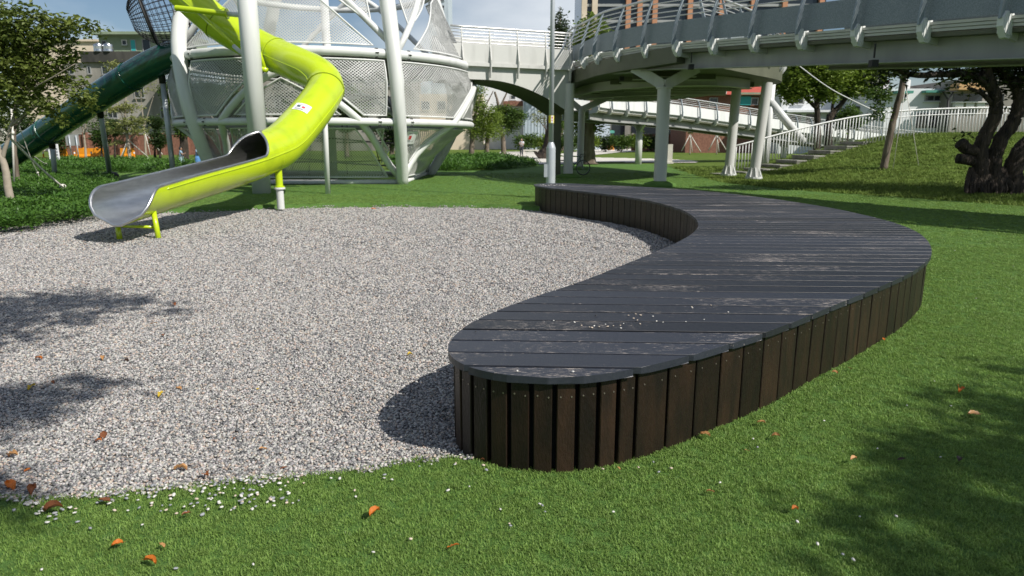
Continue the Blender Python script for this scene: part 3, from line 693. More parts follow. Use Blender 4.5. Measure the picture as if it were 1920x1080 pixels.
# ---- dark green tube slide on the far side
gp = catmull([P(*q) for q in ((352,90,25.4),(335,100,25.5),(285,121,25.8),(225,156,26.4),(170,191,27.2),(110,232,28.2),(50,272,29.2),(0,300,30),(-60,322,30.8))], 6)
gslide = thing('tube_slide', 'dark green enclosed tube slide sloping down to the left of the tower', 'slide', (gp[-1].x, gp[-1].y, 0))
ng = len(gp)
for a, b in ((0, 16), (16, 32), (32, ng - 1)):
    mb = MB(); mb.tube(gp[a:b + 1], .5, 24, caps=(b == ng - 1)); mb.build('tube_section', M['green_slide'], gslide, smooth=True)
for c in (16, 32):
    t = (gp[c + 1] - gp[c - 1]).normalized(); mb = MB(); mb.tube([gp[c] - t * .06, gp[c] - t * .05, gp[c] + t * .05, gp[c] + t * .06], [.5, .53, .53, .5], 24); mb.build('joint_collar', M['green_slide'], gslide, angle=30)
for top, base in ((P(303, 138, 25.9), Vector((P(327, 340, 25.9).x, 25.9, 0))), (P(187, 205, 27.3), G(207, 333)), (P(97, 262, 28.6), Vector((P(103, 330, 28.8).x, 28.8, 0)))):
    mb = MB(); mb.cyl(base, top, .095); mb.build('support_post', M['grey_steel'], gslide, smooth=True)
    mb = MB(); d_ = (base - top).normalized(); mb.cyl(top - d_ * .15, top + d_ * .35, .12); mb.build('post_clamp', M['black'], gslide, smooth=True)
mb = MB(); b_ = G(207, 333); mb.lathe(b_, [(.34, 0), (.34, .12), (.26, .22), (.12, .24)], 14); mb.build('foot_pad', M['black'], gslide, angle=30)

# ---- black net basket at the head of the green slide
nc = P(318, 22, 25.4); net = thing('net_basket', 'black rope net basket bulging from the tower above the green slide', 'net', nc)
ax = Vector((-.85, -.35, -.25)).normalized(); sx = ax.cross(Vector((0, 0, 1))).normalized(); sy = sx.cross(ax)
def net_pt(t, a):
    th = R(30 + 132 * t); return nc + ax * (-1.35 * math.cos(th)) + (sx * math.cos(a) + sy * math.sin(a)) * (1.12 * math.sin(th))
mb = MB()
for k in range(34): mb.tube([net_pt(t, 2 * math.pi * k / 34) for t in np.linspace(0, 1, 14)], .011, 4, caps=False)
for j in range(18): mb.tube([net_pt((j + .5) / 18, a) for a in np.linspace(0, 2 * math.pi, 36, endpoint=False)], .011, 4, closed=True)
mb.build('netting', M['rope'], net)
for t, r_ in ((0, .05), (.3, .035), (.72, .045)):
    mb = MB(); mb.tube([net_pt(t, a) for a in np.linspace(0, 2 * math.pi, 40, endpoint=False)], r_, 8, closed=True); mb.build('net_hoop', M['black'], net, smooth=True)
# ================================================================ elevated walkway
M['deck_steel'] = mat('pale_grey_bridge_paint', (.42, .42, .40), (.54, .54, .515), .5, nscale=3, stretch=(1, 1, .12), lo=.22, hi=.48, bump=.05, bscale=6)
M['under_steel'] = mat('shade_darkened_olive_underside', (.085, .09, .055), (.12, .125, .08), .6, nscale=1)  # the dimness beneath the deck is put into this colour
M['girder_steel'] = mat('shade_darkened_girder_grey', (.25, .255, .25), (.32, .325, .315), .5, nscale=2, stretch=(1, 1, .15), bump=.05, bscale=6)  # bridge paint lowered in tone to carry the girder's shade
M['joist_steel'] = mat('pale_joist_paint', (.42, .43, .36), (.48, .49, .41), .6, nscale=1)
M['panel_steel'] = mat('perforated_panel_steel', (.17, .20, .205), (.25, .28, .285), .5, nscale=55, detail=1, metal=.2, lo=.45, hi=.55)
M['fin_steel'] = mat('blue_grey_fin_steel', (.24, .28, .31), (.28, .32, .35), .45, metal=.2)
M['rail'] = mat('rail_steel', (.58, .58, .57), rough=.35, metal=.5)
def offs(path, d):                          # shift a 3-D path sideways (positive = left of travel)
    o = []
    for i, p in enumerate(path):
        t = path[min(i + 1, len(path) - 1)] - path[max(i - 1, 0)]; t = Vector((t.x, t.y, 0)).normalized(); o.append(p + Vector((-t.y, t.x, 0)) * d)
    return o
def strip(mb, path, d0, d1, z0, z1):        # box section following a path
    a, b = offs(path, d0), offs(path, d1); n = len(path); vv = []
    for p, q in zip(a, b): vv += [p + Vector((0, 0, z0)), q + Vector((0, 0, z0)), q + Vector((0, 0, z1)), p + Vector((0, 0, z1))]
    ff = [(0, 1, 2, 3), tuple(4 * (n - 1) + k for k in (3, 2, 1, 0))]
    for i in range(n - 1):
        for k in range(4): l = (k + 1) % 4; ff.append((4 * i + k, 4 * i + 4 + k, 4 * i + 4 + l, 4 * i + l))
    mb.add(vv, ff)
def edge(par, path, posts, panel=(.19, .82), rails=(.97, 1.12, 1.27, 1.42), hand=1.58, girder=(-.56, -.03), setback=.42, inward=1, fin_lo=-.25, detail=True, pm=None):
    # path: deck edge line at deck level; inward = +1 when the deck lies to the left of travel
    s = inward; pm = pm or M['panel_steel']
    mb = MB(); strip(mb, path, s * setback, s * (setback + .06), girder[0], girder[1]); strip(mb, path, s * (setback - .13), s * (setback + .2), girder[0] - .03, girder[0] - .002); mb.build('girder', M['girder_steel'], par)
    for k in range(3):
        mb = MB(); strip(mb, path, s * (.02 + .03 * (2 - k)), s * .3, -.02 + .065 * k, .035 + .065 * k); mb.build('fascia_rib', M['deck_steel'], par)
    # posts with their brackets
    fr = []
    for q in posts:
        i = min(range(len(path)), key=lambda j: (path[j] - q).length); t = path[min(i + 1, len(path) - 1)] - path[max(i - 1, 0)]; t = Vector((t.x, t.y, 0)).normalized(); fr.append((Vector(q), t, Vector((-t.y, t.x, 0)) * s, i))
    for q, t, inn, i in fr:
        U = lambda o, z: q + inn * o + Vector((0, 0, z))
        prof = [(-.12, .24), (-.21, .12), (-.20, -.03), (-.07, fin_lo + .02), (.05, fin_lo), (.13, fin_lo + .1), (.12, .22)]
        mb = MB(); mb.extr([U(o, z) - t * .05 for o, z in [(.1, fin_lo + .02), (.43, fin_lo - .02), (.43, -.04), (.1, -.04)]], t * .08); mb.build('bracket_arm', M['deck_steel'], par)
        mb = MB(); mb.extr([U(o, z) - t * .06 for o, z in prof][::1], t * .12); br = mb.build('bracket', M['white_steel'] if detail else M['deck_steel'], par)
        if detail:
            mb = MB()
            for k in range(3):
                o0 = -.13 + k * .085
                for e in (-.075, .06): mb.extr([U(o0, -.18 + .03 * (k == 0)) + t * e, U(o0 + .055, -.19) + t * e, U(o0 + .035, .2) + t * e, U(o0 - .025, .2) + t * e], t * .015)
            mb.build('face_ribs', M['white_steel'], br)
        mb = MB(); pr = [(-.20, .10), (-.185, .4), (-.11, .8), (.0, 1.15), (.13, hand - .02)]; w = [.13, .12, .105, .09, .06]
        rows = [[U(o - a / 2, z) - t * .02, U(o + a / 2, z) - t * .02, U(o + a / 2, z) + t * .02, U(o - a / 2, z) + t * .02, U(o - a / 2, z) - t * .02] for (o, z), a in zip(pr, w)]
        mb.loft(rows); mb.build('post', M['fin_steel'], par)
    lean = lambda z: -.06 + .16 * max(0, z - .2) / 1.1
    for a, b in zip(fr, fr[1:]):
        seg = path[min(a[3], b[3]):max(a[3], b[3]) + 1]
        if len(seg) < 2: continue
        mb = MB(); r0 = [p + Vector((0, 0, panel[0])) for p in offs(seg, s * lean(panel[0]))]; r1 = [p + Vector((0, 0, panel[1])) for p in offs(seg, s * lean(panel[1]))]
        r2 = [p + Vector((0, 0, panel[1])) for p in offs(seg, s * (lean(panel[1]) + .02))]; r3 = [p + Vector((0, 0, panel[0])) for p in offs(seg, s * (lean(panel[0]) + .02))]
        mb.loft([r0, r1, r2, r3, r0]); mb.build('panel', pm, par)
    for z in rails:
        mb = MB(); mb.tube([p + Vector((0, 0, z)) for p in offs(path, s * (lean(z) + .02))], .018, 6); mb.build('rail', M['rail'], par, smooth=True)
    mb = MB(); mb.tube([p + Vector((0, 0, hand)) for p in offs(path, s * .12)], .04, 8); mb.build('handrail', M['rail'], par, smooth=True)
def V3(l, z): return [Vector((x, y, z)) for x, y in l]
def even(path, step):
    return [Vector(p) for p in resample(path, step)]
DZ = 4.50
# bracket positions read off the near edge
bpx = [(1072,137,29.8),(1097,130,28.0),(1122,122,26.3),(1160,117,24.8)]
near_pts = [P(*q) for q in bpx]
n0 = Vector((4.4, 23.4)); n1 = Vector((10.6, 10.8))
for k, px_ in enumerate((1212, 1260, 1320, 1390, 1475, 1577, 1697, 1840)):     # the straight ramp, posts every 1.57 m, falling 6.7 percent
    t = k * 1.57 / (n1 - n0).length; q = n0.lerp(n1, t); near_pts.append(Vector((q.x, q.y, 4.16 - .068 * k * 1.57)))
for k in range(8, 14):
    t = k * 1.57 / (n1 - n0).length; q = n0.lerp(n1, t); near_pts.append(Vector((q.x + .12 * (k - 7) ** 1.6, q.y, 4.16 - .068 * k * 1.57)))
near_pts = [p + Vector((0, 0, .25)) for p in near_pts]
near_pts = [near_pts[0] + Vector((-.2, 1.6, .02))] + near_pts
near_path = even(catmull(near_pts, 8), .35)
walk = thing('elevated_walkway', 'pale grey steel walkway curving overhead on round columns with railings', 'footbridge', (5.2, 24.2, 0))
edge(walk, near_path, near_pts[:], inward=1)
far_edge = offs(near_path, 3.0); far_r = [p for p in far_edge if p.y < 20.5]
# deck slab under the straight part
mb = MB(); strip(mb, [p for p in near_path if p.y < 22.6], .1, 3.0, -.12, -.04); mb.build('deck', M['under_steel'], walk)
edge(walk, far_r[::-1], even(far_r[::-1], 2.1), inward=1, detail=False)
# round platform at the junction: outline of the deck edge
ring_l = [(2.1, 30.0), (2.35, 33.5), (3.4, 37.2), (5.2, 39.8), (7.4, 40.2), (8.7, 38.4), (9.8, 34.6), (11.1, 31.3), (11.2, 29.6), (10.4, 28.0), (8.7, 25.9), (7.0, 23.8), (5.9, 22.75)]
ring = even(catmull(V3(ring_l, DZ), 8), .35)
front = [Vector((p.x, p.y, DZ)) for p in near_path if p.y > 22.0]
outline = [(p.x, p.y) for p in (ring + front[::-1])]
if sum(a[0] * b[1] - b[0] * a[1] for a, b in zip(outline, outline[1:] + outline[:1])) < 0: outline = outline[::-1]
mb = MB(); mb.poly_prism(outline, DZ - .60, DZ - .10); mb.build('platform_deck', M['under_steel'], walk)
rr = [p for p in ring if p.x > 7.6 or p.y > 39][::-1]
right = even(catmull(V3([(5.95, 22.8), (7.0, 23.8), (8.7, 25.9), (10.4, 28.0), (11.2, 29.6), (11.2, 31.2)], DZ), 8), .35)
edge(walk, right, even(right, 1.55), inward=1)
left = ring[:int(len(ring) * .62)]
mb = MB(); strip(mb, left, -.06, -.02, -.8, -.1); strip(mb, left, -.02, -.3, -.3, .2); mb.build('girder', M['deck_steel'], walk)
y = 23.6
while y < 39.8:                              # joists under the platform
    ins = [x for x in np.arange(1.5, 12, .1) if sdist(np.array([x]), np.array([y]), outline)[0] > 1.0]
    if len(ins) > 4:
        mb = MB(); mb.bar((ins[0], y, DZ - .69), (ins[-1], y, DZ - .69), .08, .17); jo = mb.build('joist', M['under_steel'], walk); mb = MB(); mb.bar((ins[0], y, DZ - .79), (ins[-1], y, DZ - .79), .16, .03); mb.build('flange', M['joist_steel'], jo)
    y += 1.15
for pts in ([(3.0, 33), (3.6, 29.5), (5.4, 27.2), (7.6, 26.6), (9.4, 28.2)], [(3.4, 35.5), (5, 33), (7.2, 31.8), (9.6, 31.9)]):
    pth = even(catmull(V3(pts, DZ), 8), .3); mb = MB(); strip(mb, pth, -.06, .06, -.93, -.605); strip(mb, pth, -.16, .16, -.96, -.932); mb.build('curved_beam', M['joist_steel'], walk)
# columns
def column(par, base, top, r, flare=False, collar=False):
    mb = MB(); mb.cyl(base, top, r, n=24)
    if collar: mb.tube([top - Vector((0, 0, .05)), top], r + .05, 24)
    c = mb.build('column', M['deck_steel'], par, angle=40)
    if flare:
        mb = MB(); mb.tube([base, base + Vector((0, 0, .08))], r + .13, 16)
        for k in range(8):
            a = 2 * math.pi * k / 8; dx = Vector((math.cos(a), math.sin(a), 0)); mb.extr([base + dx * (r - .01) + Vector((0, 0, .45)), base + dx * (r - .01), base + dx * (r + .12), base + dx * (r + .12) + Vector((0, 0, .1))], dx.cross(Vector((0, 0, 1))) * .03)
        mb.build('base_gussets', M['white_steel'], c)
    return c
yb = G(1237, 349); yt = Vector((yb.x, yb.y, 3.3)); column(walk, yb, yt, .22, collar=True)
for q in (P(1188, 126, 24.3), P(1308, 127, 24.0), Vector((5.8, 26.6, 3.9))):
    mb = MB(); mb.bar(yt + Vector((0, 0, .05)), q, .16, .34); mb.build('strut', M['deck_steel'], walk)
cb = G(1065, 333); column(walk, cb, Vector((cb.x, cb.y, 3.85)), .2)
cb = G(1087, 318); column(walk, cb, Vector((cb.x + .05, cb.y, 3.2)), .18)
for q in (Vector((cb.x - .9, cb.y, 3.85)), Vector((cb.x + 1.6, cb.y - .5, 3.85))):
    mb = MB(); mb.bar(Vector((cb.x, cb.y, 3.15)), q, .16, .3); mb.build('strut', M['deck_steel'], walk)
for (bx, by), (tx_, ty_) in (((1366, 329), (1381, 168)), ((1413, 335), (1439, 155))):
    b = G(bx, by, .05); column(walk, b, P(tx_, ty_, b.y + .1), .2, flare=True)
b = P(1437, 268, 33.5); mb = MB(); mb.cyl(Vector((b.x, b.y, -.2)), P(1448, 150, 33.3), .17); mb.build('column', M['white_steel'], walk, smooth=True)
mb = MB(); mb.cyl(P(1444, 190, 33.3), P(1506, 266, 33.6), .19); mb.sphere(P(1444, 190, 33.3), .19); mb.build('raking_prop', M['white_steel'], walk, smooth=True)
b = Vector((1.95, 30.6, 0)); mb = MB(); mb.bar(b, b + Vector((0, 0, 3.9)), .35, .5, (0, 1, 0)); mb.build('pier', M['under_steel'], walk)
mb = MB(); mb.cyl(Vector((12.9, 10.2, 0)), Vector((12.9, 10.2, 2.7)), .25); mb.build('column', M['deck_steel'], walk, smooth=True)
for x, y_ in ((1300, 116), (1168, 140), (1650, 106)):      # black floodlights hung under the edge
    q = P(x, y_, {1300: 21.3, 1168: 26, 1650: 15.6}[x]); mb = MB(); mb.box(q + Vector((0, .25, -.12)), (.15, .16, .15)); mb.bar(q + Vector((0, .25, 0)), q + Vector((0, .25, .3)), .03, .03); mb.build('floodlight', M['black'], walk)
# ---- arched link between tower and platform
link = thing('arched_footbridge', 'short pale grey footbridge with arched underside joining the play tower', 'footbridge', (0, 28.3, 0))
A0, A1 = Vector((-2.35, 27.35, 0)), Vector((2.45, 29.45, 0)); tdir = (A1 - A0).normalized(); ninn = Vector((-tdir.y, tdir.x, 0)); LA = (A1 - A0).length
ts = np.linspace(0, 1, 25)
def zarch(t): return 3.88 - 1.25 * max(0, (t - .28) / .72) ** 1.9
lo_ = [A0 + tdir * (LA * t) + Vector((0, 0, zarch(t))) for t in ts]; hi_ = [A0 + tdir * (LA * t) + Vector((0, 0, 4.45)) for t in ts]
for k in (0, 1):
    mb = MB(); sh = ninn * (2.2 * k); mb.loft([[p + sh for p in lo_], [p + sh for p in hi_]]); sh2 = sh + ninn * .05; mb.loft([[p + sh2 for p in hi_], [p + sh2 for p in lo_]]); mb.build('arch_web', M['deck_steel'], link)
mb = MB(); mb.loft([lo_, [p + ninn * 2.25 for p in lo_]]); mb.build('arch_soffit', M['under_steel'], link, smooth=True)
ep = [A0 + tdir * (LA * t) + Vector((0, 0, DZ)) for t in np.linspace(0, 1, 13)]
mb = MB(); strip(mb, ep, -.18, 2.4, -.14, -.02); mb.build('deck', M['deck_steel'], link)
mb = MB(); strip(mb, ep, -.12, -.09, .0, .66); mb.build('side_panel', M['deck_steel'], link)
mb = MB(); strip(mb, ep, 2.3, 2.33, .0, 1.25); mb.build('side_panel', M['deck_steel'], link)
for z in (.72, .84, .96, 1.08, 1.2):
    mb = MB(); mb.tube([p + Vector((0, 0, z)) for p in offs(ep, -.06)], .02, 6); mb.build('rail', M['rail'], link, smooth=True)
mb = MB(); mb.tube([p + Vector((0, 0, 1.3)) for p in offs(ep, -.04)], .04, 8); mb.build('handrail', M['rail'], link, smooth=True)
for t in (.08, .3, .525, .76, .97):
    q = A0 + tdir * (LA * t) + Vector((0, 0, DZ)); mb = MB(); mb.extr([q - ninn * .2 + Vector((0, 0, -.55)), q - ninn * .26 + Vector((0, 0, .1)), q - ninn * .14 + Vector((0, 0, .65)), q - ninn * .06 + Vector((0, 0, 1.3)), q - ninn * .02 + Vector((0, 0, 1.3)), q - ninn * .08 + Vector((0, 0, .65)), q - ninn * .05 + Vector((0, 0, -.55))], tdir * .04); mb.build('post', M['deck_steel'], link)

# ---- descending ramp behind
rp_px = [(1118,178,41.5),(1152,184,43),(1210,190,44.5),(1275,197,46),(1345,207,47.5),(1412,217,49),(1500,230,51),(1575,241,53),(1700,256,56),(1830,268,58.5)]
rpath = even(catmull([P(*q) for q in rp_px], 6), .5)
rdeck = [p - Vector((0, 0, .82)) for p in rpath]
ramp = thing('access_ramp', 'white sided ramp sweeping down behind the round columns to the mound', 'ramp', (14, 47, 0))
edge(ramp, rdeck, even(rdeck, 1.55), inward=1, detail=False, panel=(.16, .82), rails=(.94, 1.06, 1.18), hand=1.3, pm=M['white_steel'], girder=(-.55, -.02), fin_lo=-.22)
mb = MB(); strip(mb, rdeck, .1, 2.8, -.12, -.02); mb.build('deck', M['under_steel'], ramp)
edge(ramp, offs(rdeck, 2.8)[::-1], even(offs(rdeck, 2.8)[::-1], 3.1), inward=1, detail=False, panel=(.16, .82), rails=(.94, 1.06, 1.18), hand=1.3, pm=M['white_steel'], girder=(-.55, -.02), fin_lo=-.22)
for px_ in (1231, 1500):
    i = min(range(len(rdeck)), key=lambda j: abs(960 + rdeck[j].x / rdeck[j].y * 1310 - px_)); q = offs(rdeck, 1.4)[i]
    mb = MB(); mb.cyl(Vector((q.x, q.y, -.2)), q - Vector((0, 0, .5)), .22); mb.build('column', M['deck_steel'], ramp, smooth=True)
    for s_ in (-1, 1):
        mb = MB(); mb.bar(q - Vector((0, 0, 1.0)), q + Vector((s_ * .3, -s_ * 1.1, -.15)), .14, .22); mb.build('strut', M['deck_steel'], ramp)

# ---- steps and white railing on the mound
M['step'] = mat('weathered_step_concrete', (.26, .25, .22), (.36, .35, .31), .9, nscale=3)
stair = thing('garden_steps', 'concrete steps climbing the grass mound beside the white railing', 'steps', (12, 30.6, .3))
ra, rb, rc = Vector((9.6, 30.2, .2)), Vector((16.9, 31.8, 1.62)), Vector((27, 32.6, 1.75))
ra.z, rb.z = .22, 1.56
N_ = 9
for i in range(N_):
    t = (i + .5) / N_; q = ra.lerp(rb, t); q.z = float(mound(np.array([q.x]), np.array([q.y + .6]))[0]) + .12; d_ = (rb - ra).normalized(); d2 = Vector((d_.x, d_.y, 0)).normalized(); n2 = Vector((-d2.y, d2.x, 0))
    rt = Matrix((d2, n2, Vector((0, 0, 1)))).transposed(); mb = MB(); mb.box(q + n2 * 1.0 - Vector((0, 0, .36)), (.9, 1.6, .5), rt); mb.box(q + n2 * 1.0 - Vector((0, 0, .10)), (.94, 1.66, .05), rt); mb.build('step', M['step'], stair)
fence = thing('railing_fence', 'white railing of thin upright bars running up the steps and along the mound', 'railing', (16.9, 31.8, 1.6))
line = [ra, rb, rc]
top = [ra + Vector((0, 0, 1.08)), rb + Vector((0, 0, 1.24)), rc + Vector((0, 0, 1.32))]
tpath = even(catmull(top, 6), .5); mb = MB(); mb.tube(tpath, .035, 8); mb.build('top_rail', M['white_steel'], fence, smooth=True)
mid = [p - Vector((0, 0, .26)) for p in tpath if p.x > 16.5]; mb = MB(); mb.tube(mid, .022, 6); mb.build('mid_rail', M['white_steel'], fence, smooth=True)
bars = even(catmull(top, 6), .155)
bar_me = MB(); bar_me.tube([(0, 0, -1), (0, 0, 0)], .02, 6); proto = None
for i, p in enumerate(bars):
    h = 1.04 if p.x < 16 else 1.26
    if proto is None: proto = bar_me.build('bar', M['white_steel'], fence, smooth=True); o = proto; OFF[o.name] = Vector()
    else: o = copy_obj(proto, fence)
    k = 1.7 if i % 9 == 0 else 1.0
    o.location = p - OFF[fence.name] + Vector((0, .02, 0)); o.scale = (k, k, h)
# the shared bar mesh hangs down from its own origin
for v_ in proto.data.vertices: v_.co += OFF[fence.name]
# ================================================================ vegetation
def leafm(name, c1, c2, rough=.5, trans=.3, ns=1.2): return mat(name, c1, c2, rough, nscale=ns, spec=.35, trans=trans, lo=.3, hi=.7, detail=8)
M['bark'] = mat('grey_brown_bark', (.10, .075, .055), (.19, .155, .12), .9, nscale=5, stretch=(1, 1, .25), bump=1, bscale=18)
M['bark_dark'] = mat('dark_banyan_bark', (.014, .011, .008), (.085, .062, .045), .9, nscale=5, stretch=(1.5, 1.5, .25), bump=1, bscale=14, bdist=.15, detail=9)
M['bark_pale'] = mat('pale_young_bark', (.28, .24, .19), (.36, .31, .25), .85, nscale=5)
M['leaf_olive'] = leafm('olive_maple_leaf', (.075, .11, .02), (.18, .22, .045))
M['leaf_pale'] = leafm('pale_yellow_leaf', (.17, .20, .055), (.30, .31, .11))
M['leaf_dark'] = leafm('dark_green_leaf', (.025, .05, .014), (.06, .105, .025))
M['leaf_mid'] = leafm('mid_green_leaf', (.045, .095, .016), (.11, .18, .03))
M['leaf_light'] = leafm('light_green_leaf', (.11, .18, .022), (.23, .31, .045))
M['leaf_banyan'] = leafm('banyan_leaf', (.022, .036, .012), (.055, .075, .02), .4, .2)
M['leaf_blue'] = leafm('blue_green_needle', (.04, .07, .035), (.08, .11, .05))
M['cover'] = leafm('ground_cover_leaf', (.04, .115, .014), (.10, .20, .03), ns=.8)
M['cream_rope'] = mat('cream_guy_rope', (.60, .57, .52), (.70, .67, .61), .8, nscale=30)
def leaves(mb, blobs, n, size, clump=.28, aspect=.5, flat=.35, seed=1, per=9):
    # leaf-sized folded faces gathered in twigs spread through ellipsoids (centre, radii, weight)
    g = np.random.default_rng(seed); w = np.array([b[2] for b in blobs], float); w /= w.sum()
    for bi, b in enumerate(blobs):
        c = np.array(b[0]); r = np.array(b[1]); nt = max(1, int(n * w[bi] / per))
        for _ in range(nt):
            d = g.normal(size=3); d /= np.linalg.norm(d); q = c + d * r * g.random() ** .42
            tw = g.normal(size=3); tw[2] = tw[2] * .4 - .15; tw /= np.linalg.norm(tw)
            for _k in range(per):
                p = q + tw * g.uniform(-clump, clump) * 1.2 + g.normal(size=3) * clump * .38
                a = g.normal(size=3); a[2] *= flat; a /= np.linalg.norm(a) + 1e-9
                nn = g.normal(size=3) * .55 + np.array([0, 0, 1.0]); s = np.cross(a, nn); s /= np.linalg.norm(s) + 1e-9
                L = size * g.uniform(.6, 1.25); W = L * aspect / 2; up = np.cross(s, a) * L * .12
                o = len(mb.v); mb.v += [tuple(p), tuple(p + a * L * .5 + s * W + up), tuple(p + a * L - up * .6), tuple(p + a * L * .5 - s * W + up)]
                mb.f += [(o, o + 1, o + 2), (o, o + 2, o + 3)]; mb.m += [0, 0]
def tree(name, label, base, limbs, blobs, n, size, lm, bm, group=None, seed=1, clump=.28, aspect=.5, cat='tree', per=9):
    t = thing(name, label, cat, base, group)
    for i, (pts, r0, r1) in enumerate(limbs):
        pp = catmull(pts, 9 if r0 > .2 else 5); g = random.Random(seed * 31 + i); k = len(pp)
        pp = [p + Vector((g.uniform(-1, 1), g.uniform(-1, 1), 0)) * min(r0, .12) * .15 * (0 < j < k - 1) for j, p in enumerate(pp)]
        mb = MB(); rr_ = [r0 + (r1 - r0) * (j / (k - 1)) ** .8 for j in range(k)]
        if i == 0: rr_[0] *= 1.35
        mb.tube(pp, rr_, 16 if r0 > .2 else 10)
        if r0 > .2:                            # knotty bark relief
            nn = 16; mb.v = [tuple(Vector(v_) + (Vector(v_) - pp[q // nn]) * (.16 * mnoise.noise(Vector((v_[0] * 6, v_[1] * 6, v_[2] * .7))) + .10 * mnoise.noise(Vector((v_[0] * 11, v_[1] * 11, v_[2] * 2.5))))) for q, v_ in enumerate(mb.v)]
        mb.build('trunk' if i == 0 else 'limb', bm, t, smooth=True)
    mb = MB(); leaves(mb, blobs, n, size, clump, aspect, seed=seed, per=per); mb.build('crown', lm, t)
    return t
def PB(px, py, d, r, dep=None, w=None):      # ellipsoid from a pixel circle at distance d
    c = P(px, py, d); rx, rf, ru = ray(px, py); m = r * d / rf; dp = dep or m
    return (tuple(c), (m, dp, m), w or m ** 2 * 3)
# the young maple at the left edge, and its neighbour
b = G(22, 383, .0); d0 = b.y
tree('maple_tree', 'young olive leaved maple at the left edge, pale trunk bending over ground cover', b,
     [([b, P(14, 340, d0), P(4, 300, d0), P(-14, 250, d0), P(-30, 190, d0)], .10, .06), ([P(4, 300, d0), P(20, 240, d0), P(36, 180, d0), P(60, 90, d0 + .2)], .055, .015), ([P(36, 180, d0), P(90, 150, d0 - .4), P(140, 120, d0 - .5)], .03, .008), ([P(22, 235, d0), P(60, 205, d0), P(110, 180, d0)], .03, .008)],
     [PB(60, 55, d0, 48), PB(15, 100, d0, 55), PB(110, 62, d0, 34), PB(150, 48, d0 - .3, 20), PB(182, 52, d0 - .3, 9), PB(75, 120, d0, 40), PB(45, 175, d0, 48), PB(125, 118, d0, 20), PB(-15, 50, d0, 55), PB(105, 150, d0, 26), PB(100, 205, d0 - .5, 22), PB(150, 172, d0 - .5, 24), PB(165, 195, d0 - .6, 14), PB(120, 228, d0 - .5, 12), PB(-40, 150, d0, 60), PB(135, 95, d0, 12)],
     9500, .13, M['leaf_olive'], M['bark_pale'], seed=3, clump=.15, aspect=.62, per=8)
b = G(33, 345, .0); d1 = b.y
tree('maple_tree', 'second young maple with straight thin trunk behind the roped pale trunk at left', b,
     [([b, P(30, 300, d1), P(27, 240, d1), P(32, 150, d1)], .09, .03), ([P(27, 240, d1), P(50, 215, d1), P(75, 190, d1)], .04, .012)],
     [PB(30, 140, d1, 45), PB(60, 190, d1, 30), PB(0, 200, d1, 40), PB(10, 80, d1, 40)], 3200, .13, M['leaf_olive'], M['bark'], seed=5, clump=.16, aspect=.62)
# guy ropes and a stake tying the maple
for lb, a, c, r_, lab in ((1, P(2, 242, d0), G(134, 366), .03, 'thick cream guy rope slanting down right from the left maple to the ground cover'), (2, P(18, 255, d1), G(93, 314, .1), .026, 'thinner cream guy rope running back from the left maple'), (3, P(34, 230, d1), G(76, 338, .05), .014, 'slack dark guy rope hanging beside the left maple')):
    o = thing('guy_rope', lab, 'rope', c); dv = a - c; mid_ = a.lerp(c, .5) - Vector((0, 0, .06 if lb < 3 else .18))
    mb = MB(); mb.tube(catmull([a, mid_, c.lerp(a, .14)], 6), r_, 6); mb.build('cord', M['cream_rope'], o, smooth=True)
    q = c.lerp(a, .14); mb = MB(); mb.sphere(q, r_ * 3.2, 8, 6); mb.build('knot', M['cream_rope'], o, smooth=True)
    for e in (-.6, .6): mb = MB(); mb.tube([q, c + Vector((e * r_ * 3, 0, 0))], r_ * .9, 6); mb.build('tie_end', M['cream_rope'], o, smooth=True)
o = thing('tree_stake', 'thin pale upright stake lashed beside the left maple trunk', 'stake', G(27, 352)); b = G(27, 352)
mb = MB(); mb.cyl(b, P(22, 205, b.y), .03); mb.build('pole', M['cream_rope'], o, smooth=True); mb = MB(); mb.tube([P(23.5, 246, b.y), P(24, 252, b.y)], .055, 8); mb.build('lashing', M['cream_rope'], o, smooth=True)

# pale layered young trees with props
def props(t, b, top, feet, rad=.045):
    for f_ in feet: mb = MB(); mb.cyl(f_, top, rad, rad * .8, 8); mb.build('prop_stake', M['cream_rope'], t, smooth=True)
b = G(244, 306); d = b.y
t = tree('young_tree', 'pale yellow layered young tree propped by stakes behind the lime chute', b, [([b, P(240, 265, d), P(234, 230, d), P(236, 190, d), P(240, 120, d)], .13, .04), ([P(240, 264, d), P(252, 255, d), P(258, 246, d)], .05, .02), ([P(234, 235, d), P(228, 215, d), P(222, 200, d)], .04, .02)],
     [PB(230, 203, d, 16), ((*P(220, 206, d),), (1.0, 1, .18), 2), ((*P(232, 232, d),), (1.5, 1.2, .22), 3), ((*P(215, 245, d),), (1.1, 1, .16), 2), ((*P(255, 225, d),), (.8, 1, .2), 2), ((*P(256, 245, d),), (1.1, 1, .18), 2), ((*P(222, 268, d),), (.5, .5, .1), .6), ((*P(246, 200, d),), (.8, .8, .14), 1.2), ((*P(214, 122, d),), (.5, .6, .3), 1), ((*P(205, 132, d),), (.4, .5, .2), .6)], 2400, .2, M['leaf_pale'], M['bark_pale'], seed=8, clump=.2)
props(t, b, P(240, 262, d), [G(222, 306), G(288, 304), G(228, 300)])
b = G(274, 291); d = b.y * .92; b = Vector((P(274, 291, d).x, d, 0.05))
t = tree('young_tree', 'thin bare stemmed young tree with sparse top right of the layered tree', b, [([b, P(271, 250, d), P(268, 220, d), P(264, 180, d), P(262, 150, d)], .11, .03), ([P(270, 240, d), P(280, 205, d), P(288, 180, d)], .06, .02), ([P(268, 215, d), P(256, 190, d), P(250, 165, d)], .04, .02)], [PB(262, 165, d, 18), PB(285, 165, d, 14), PB(270, 148, d, 14)], 420, .2, M['leaf_pale'], M['bark_pale'], seed=9, clump=.25)
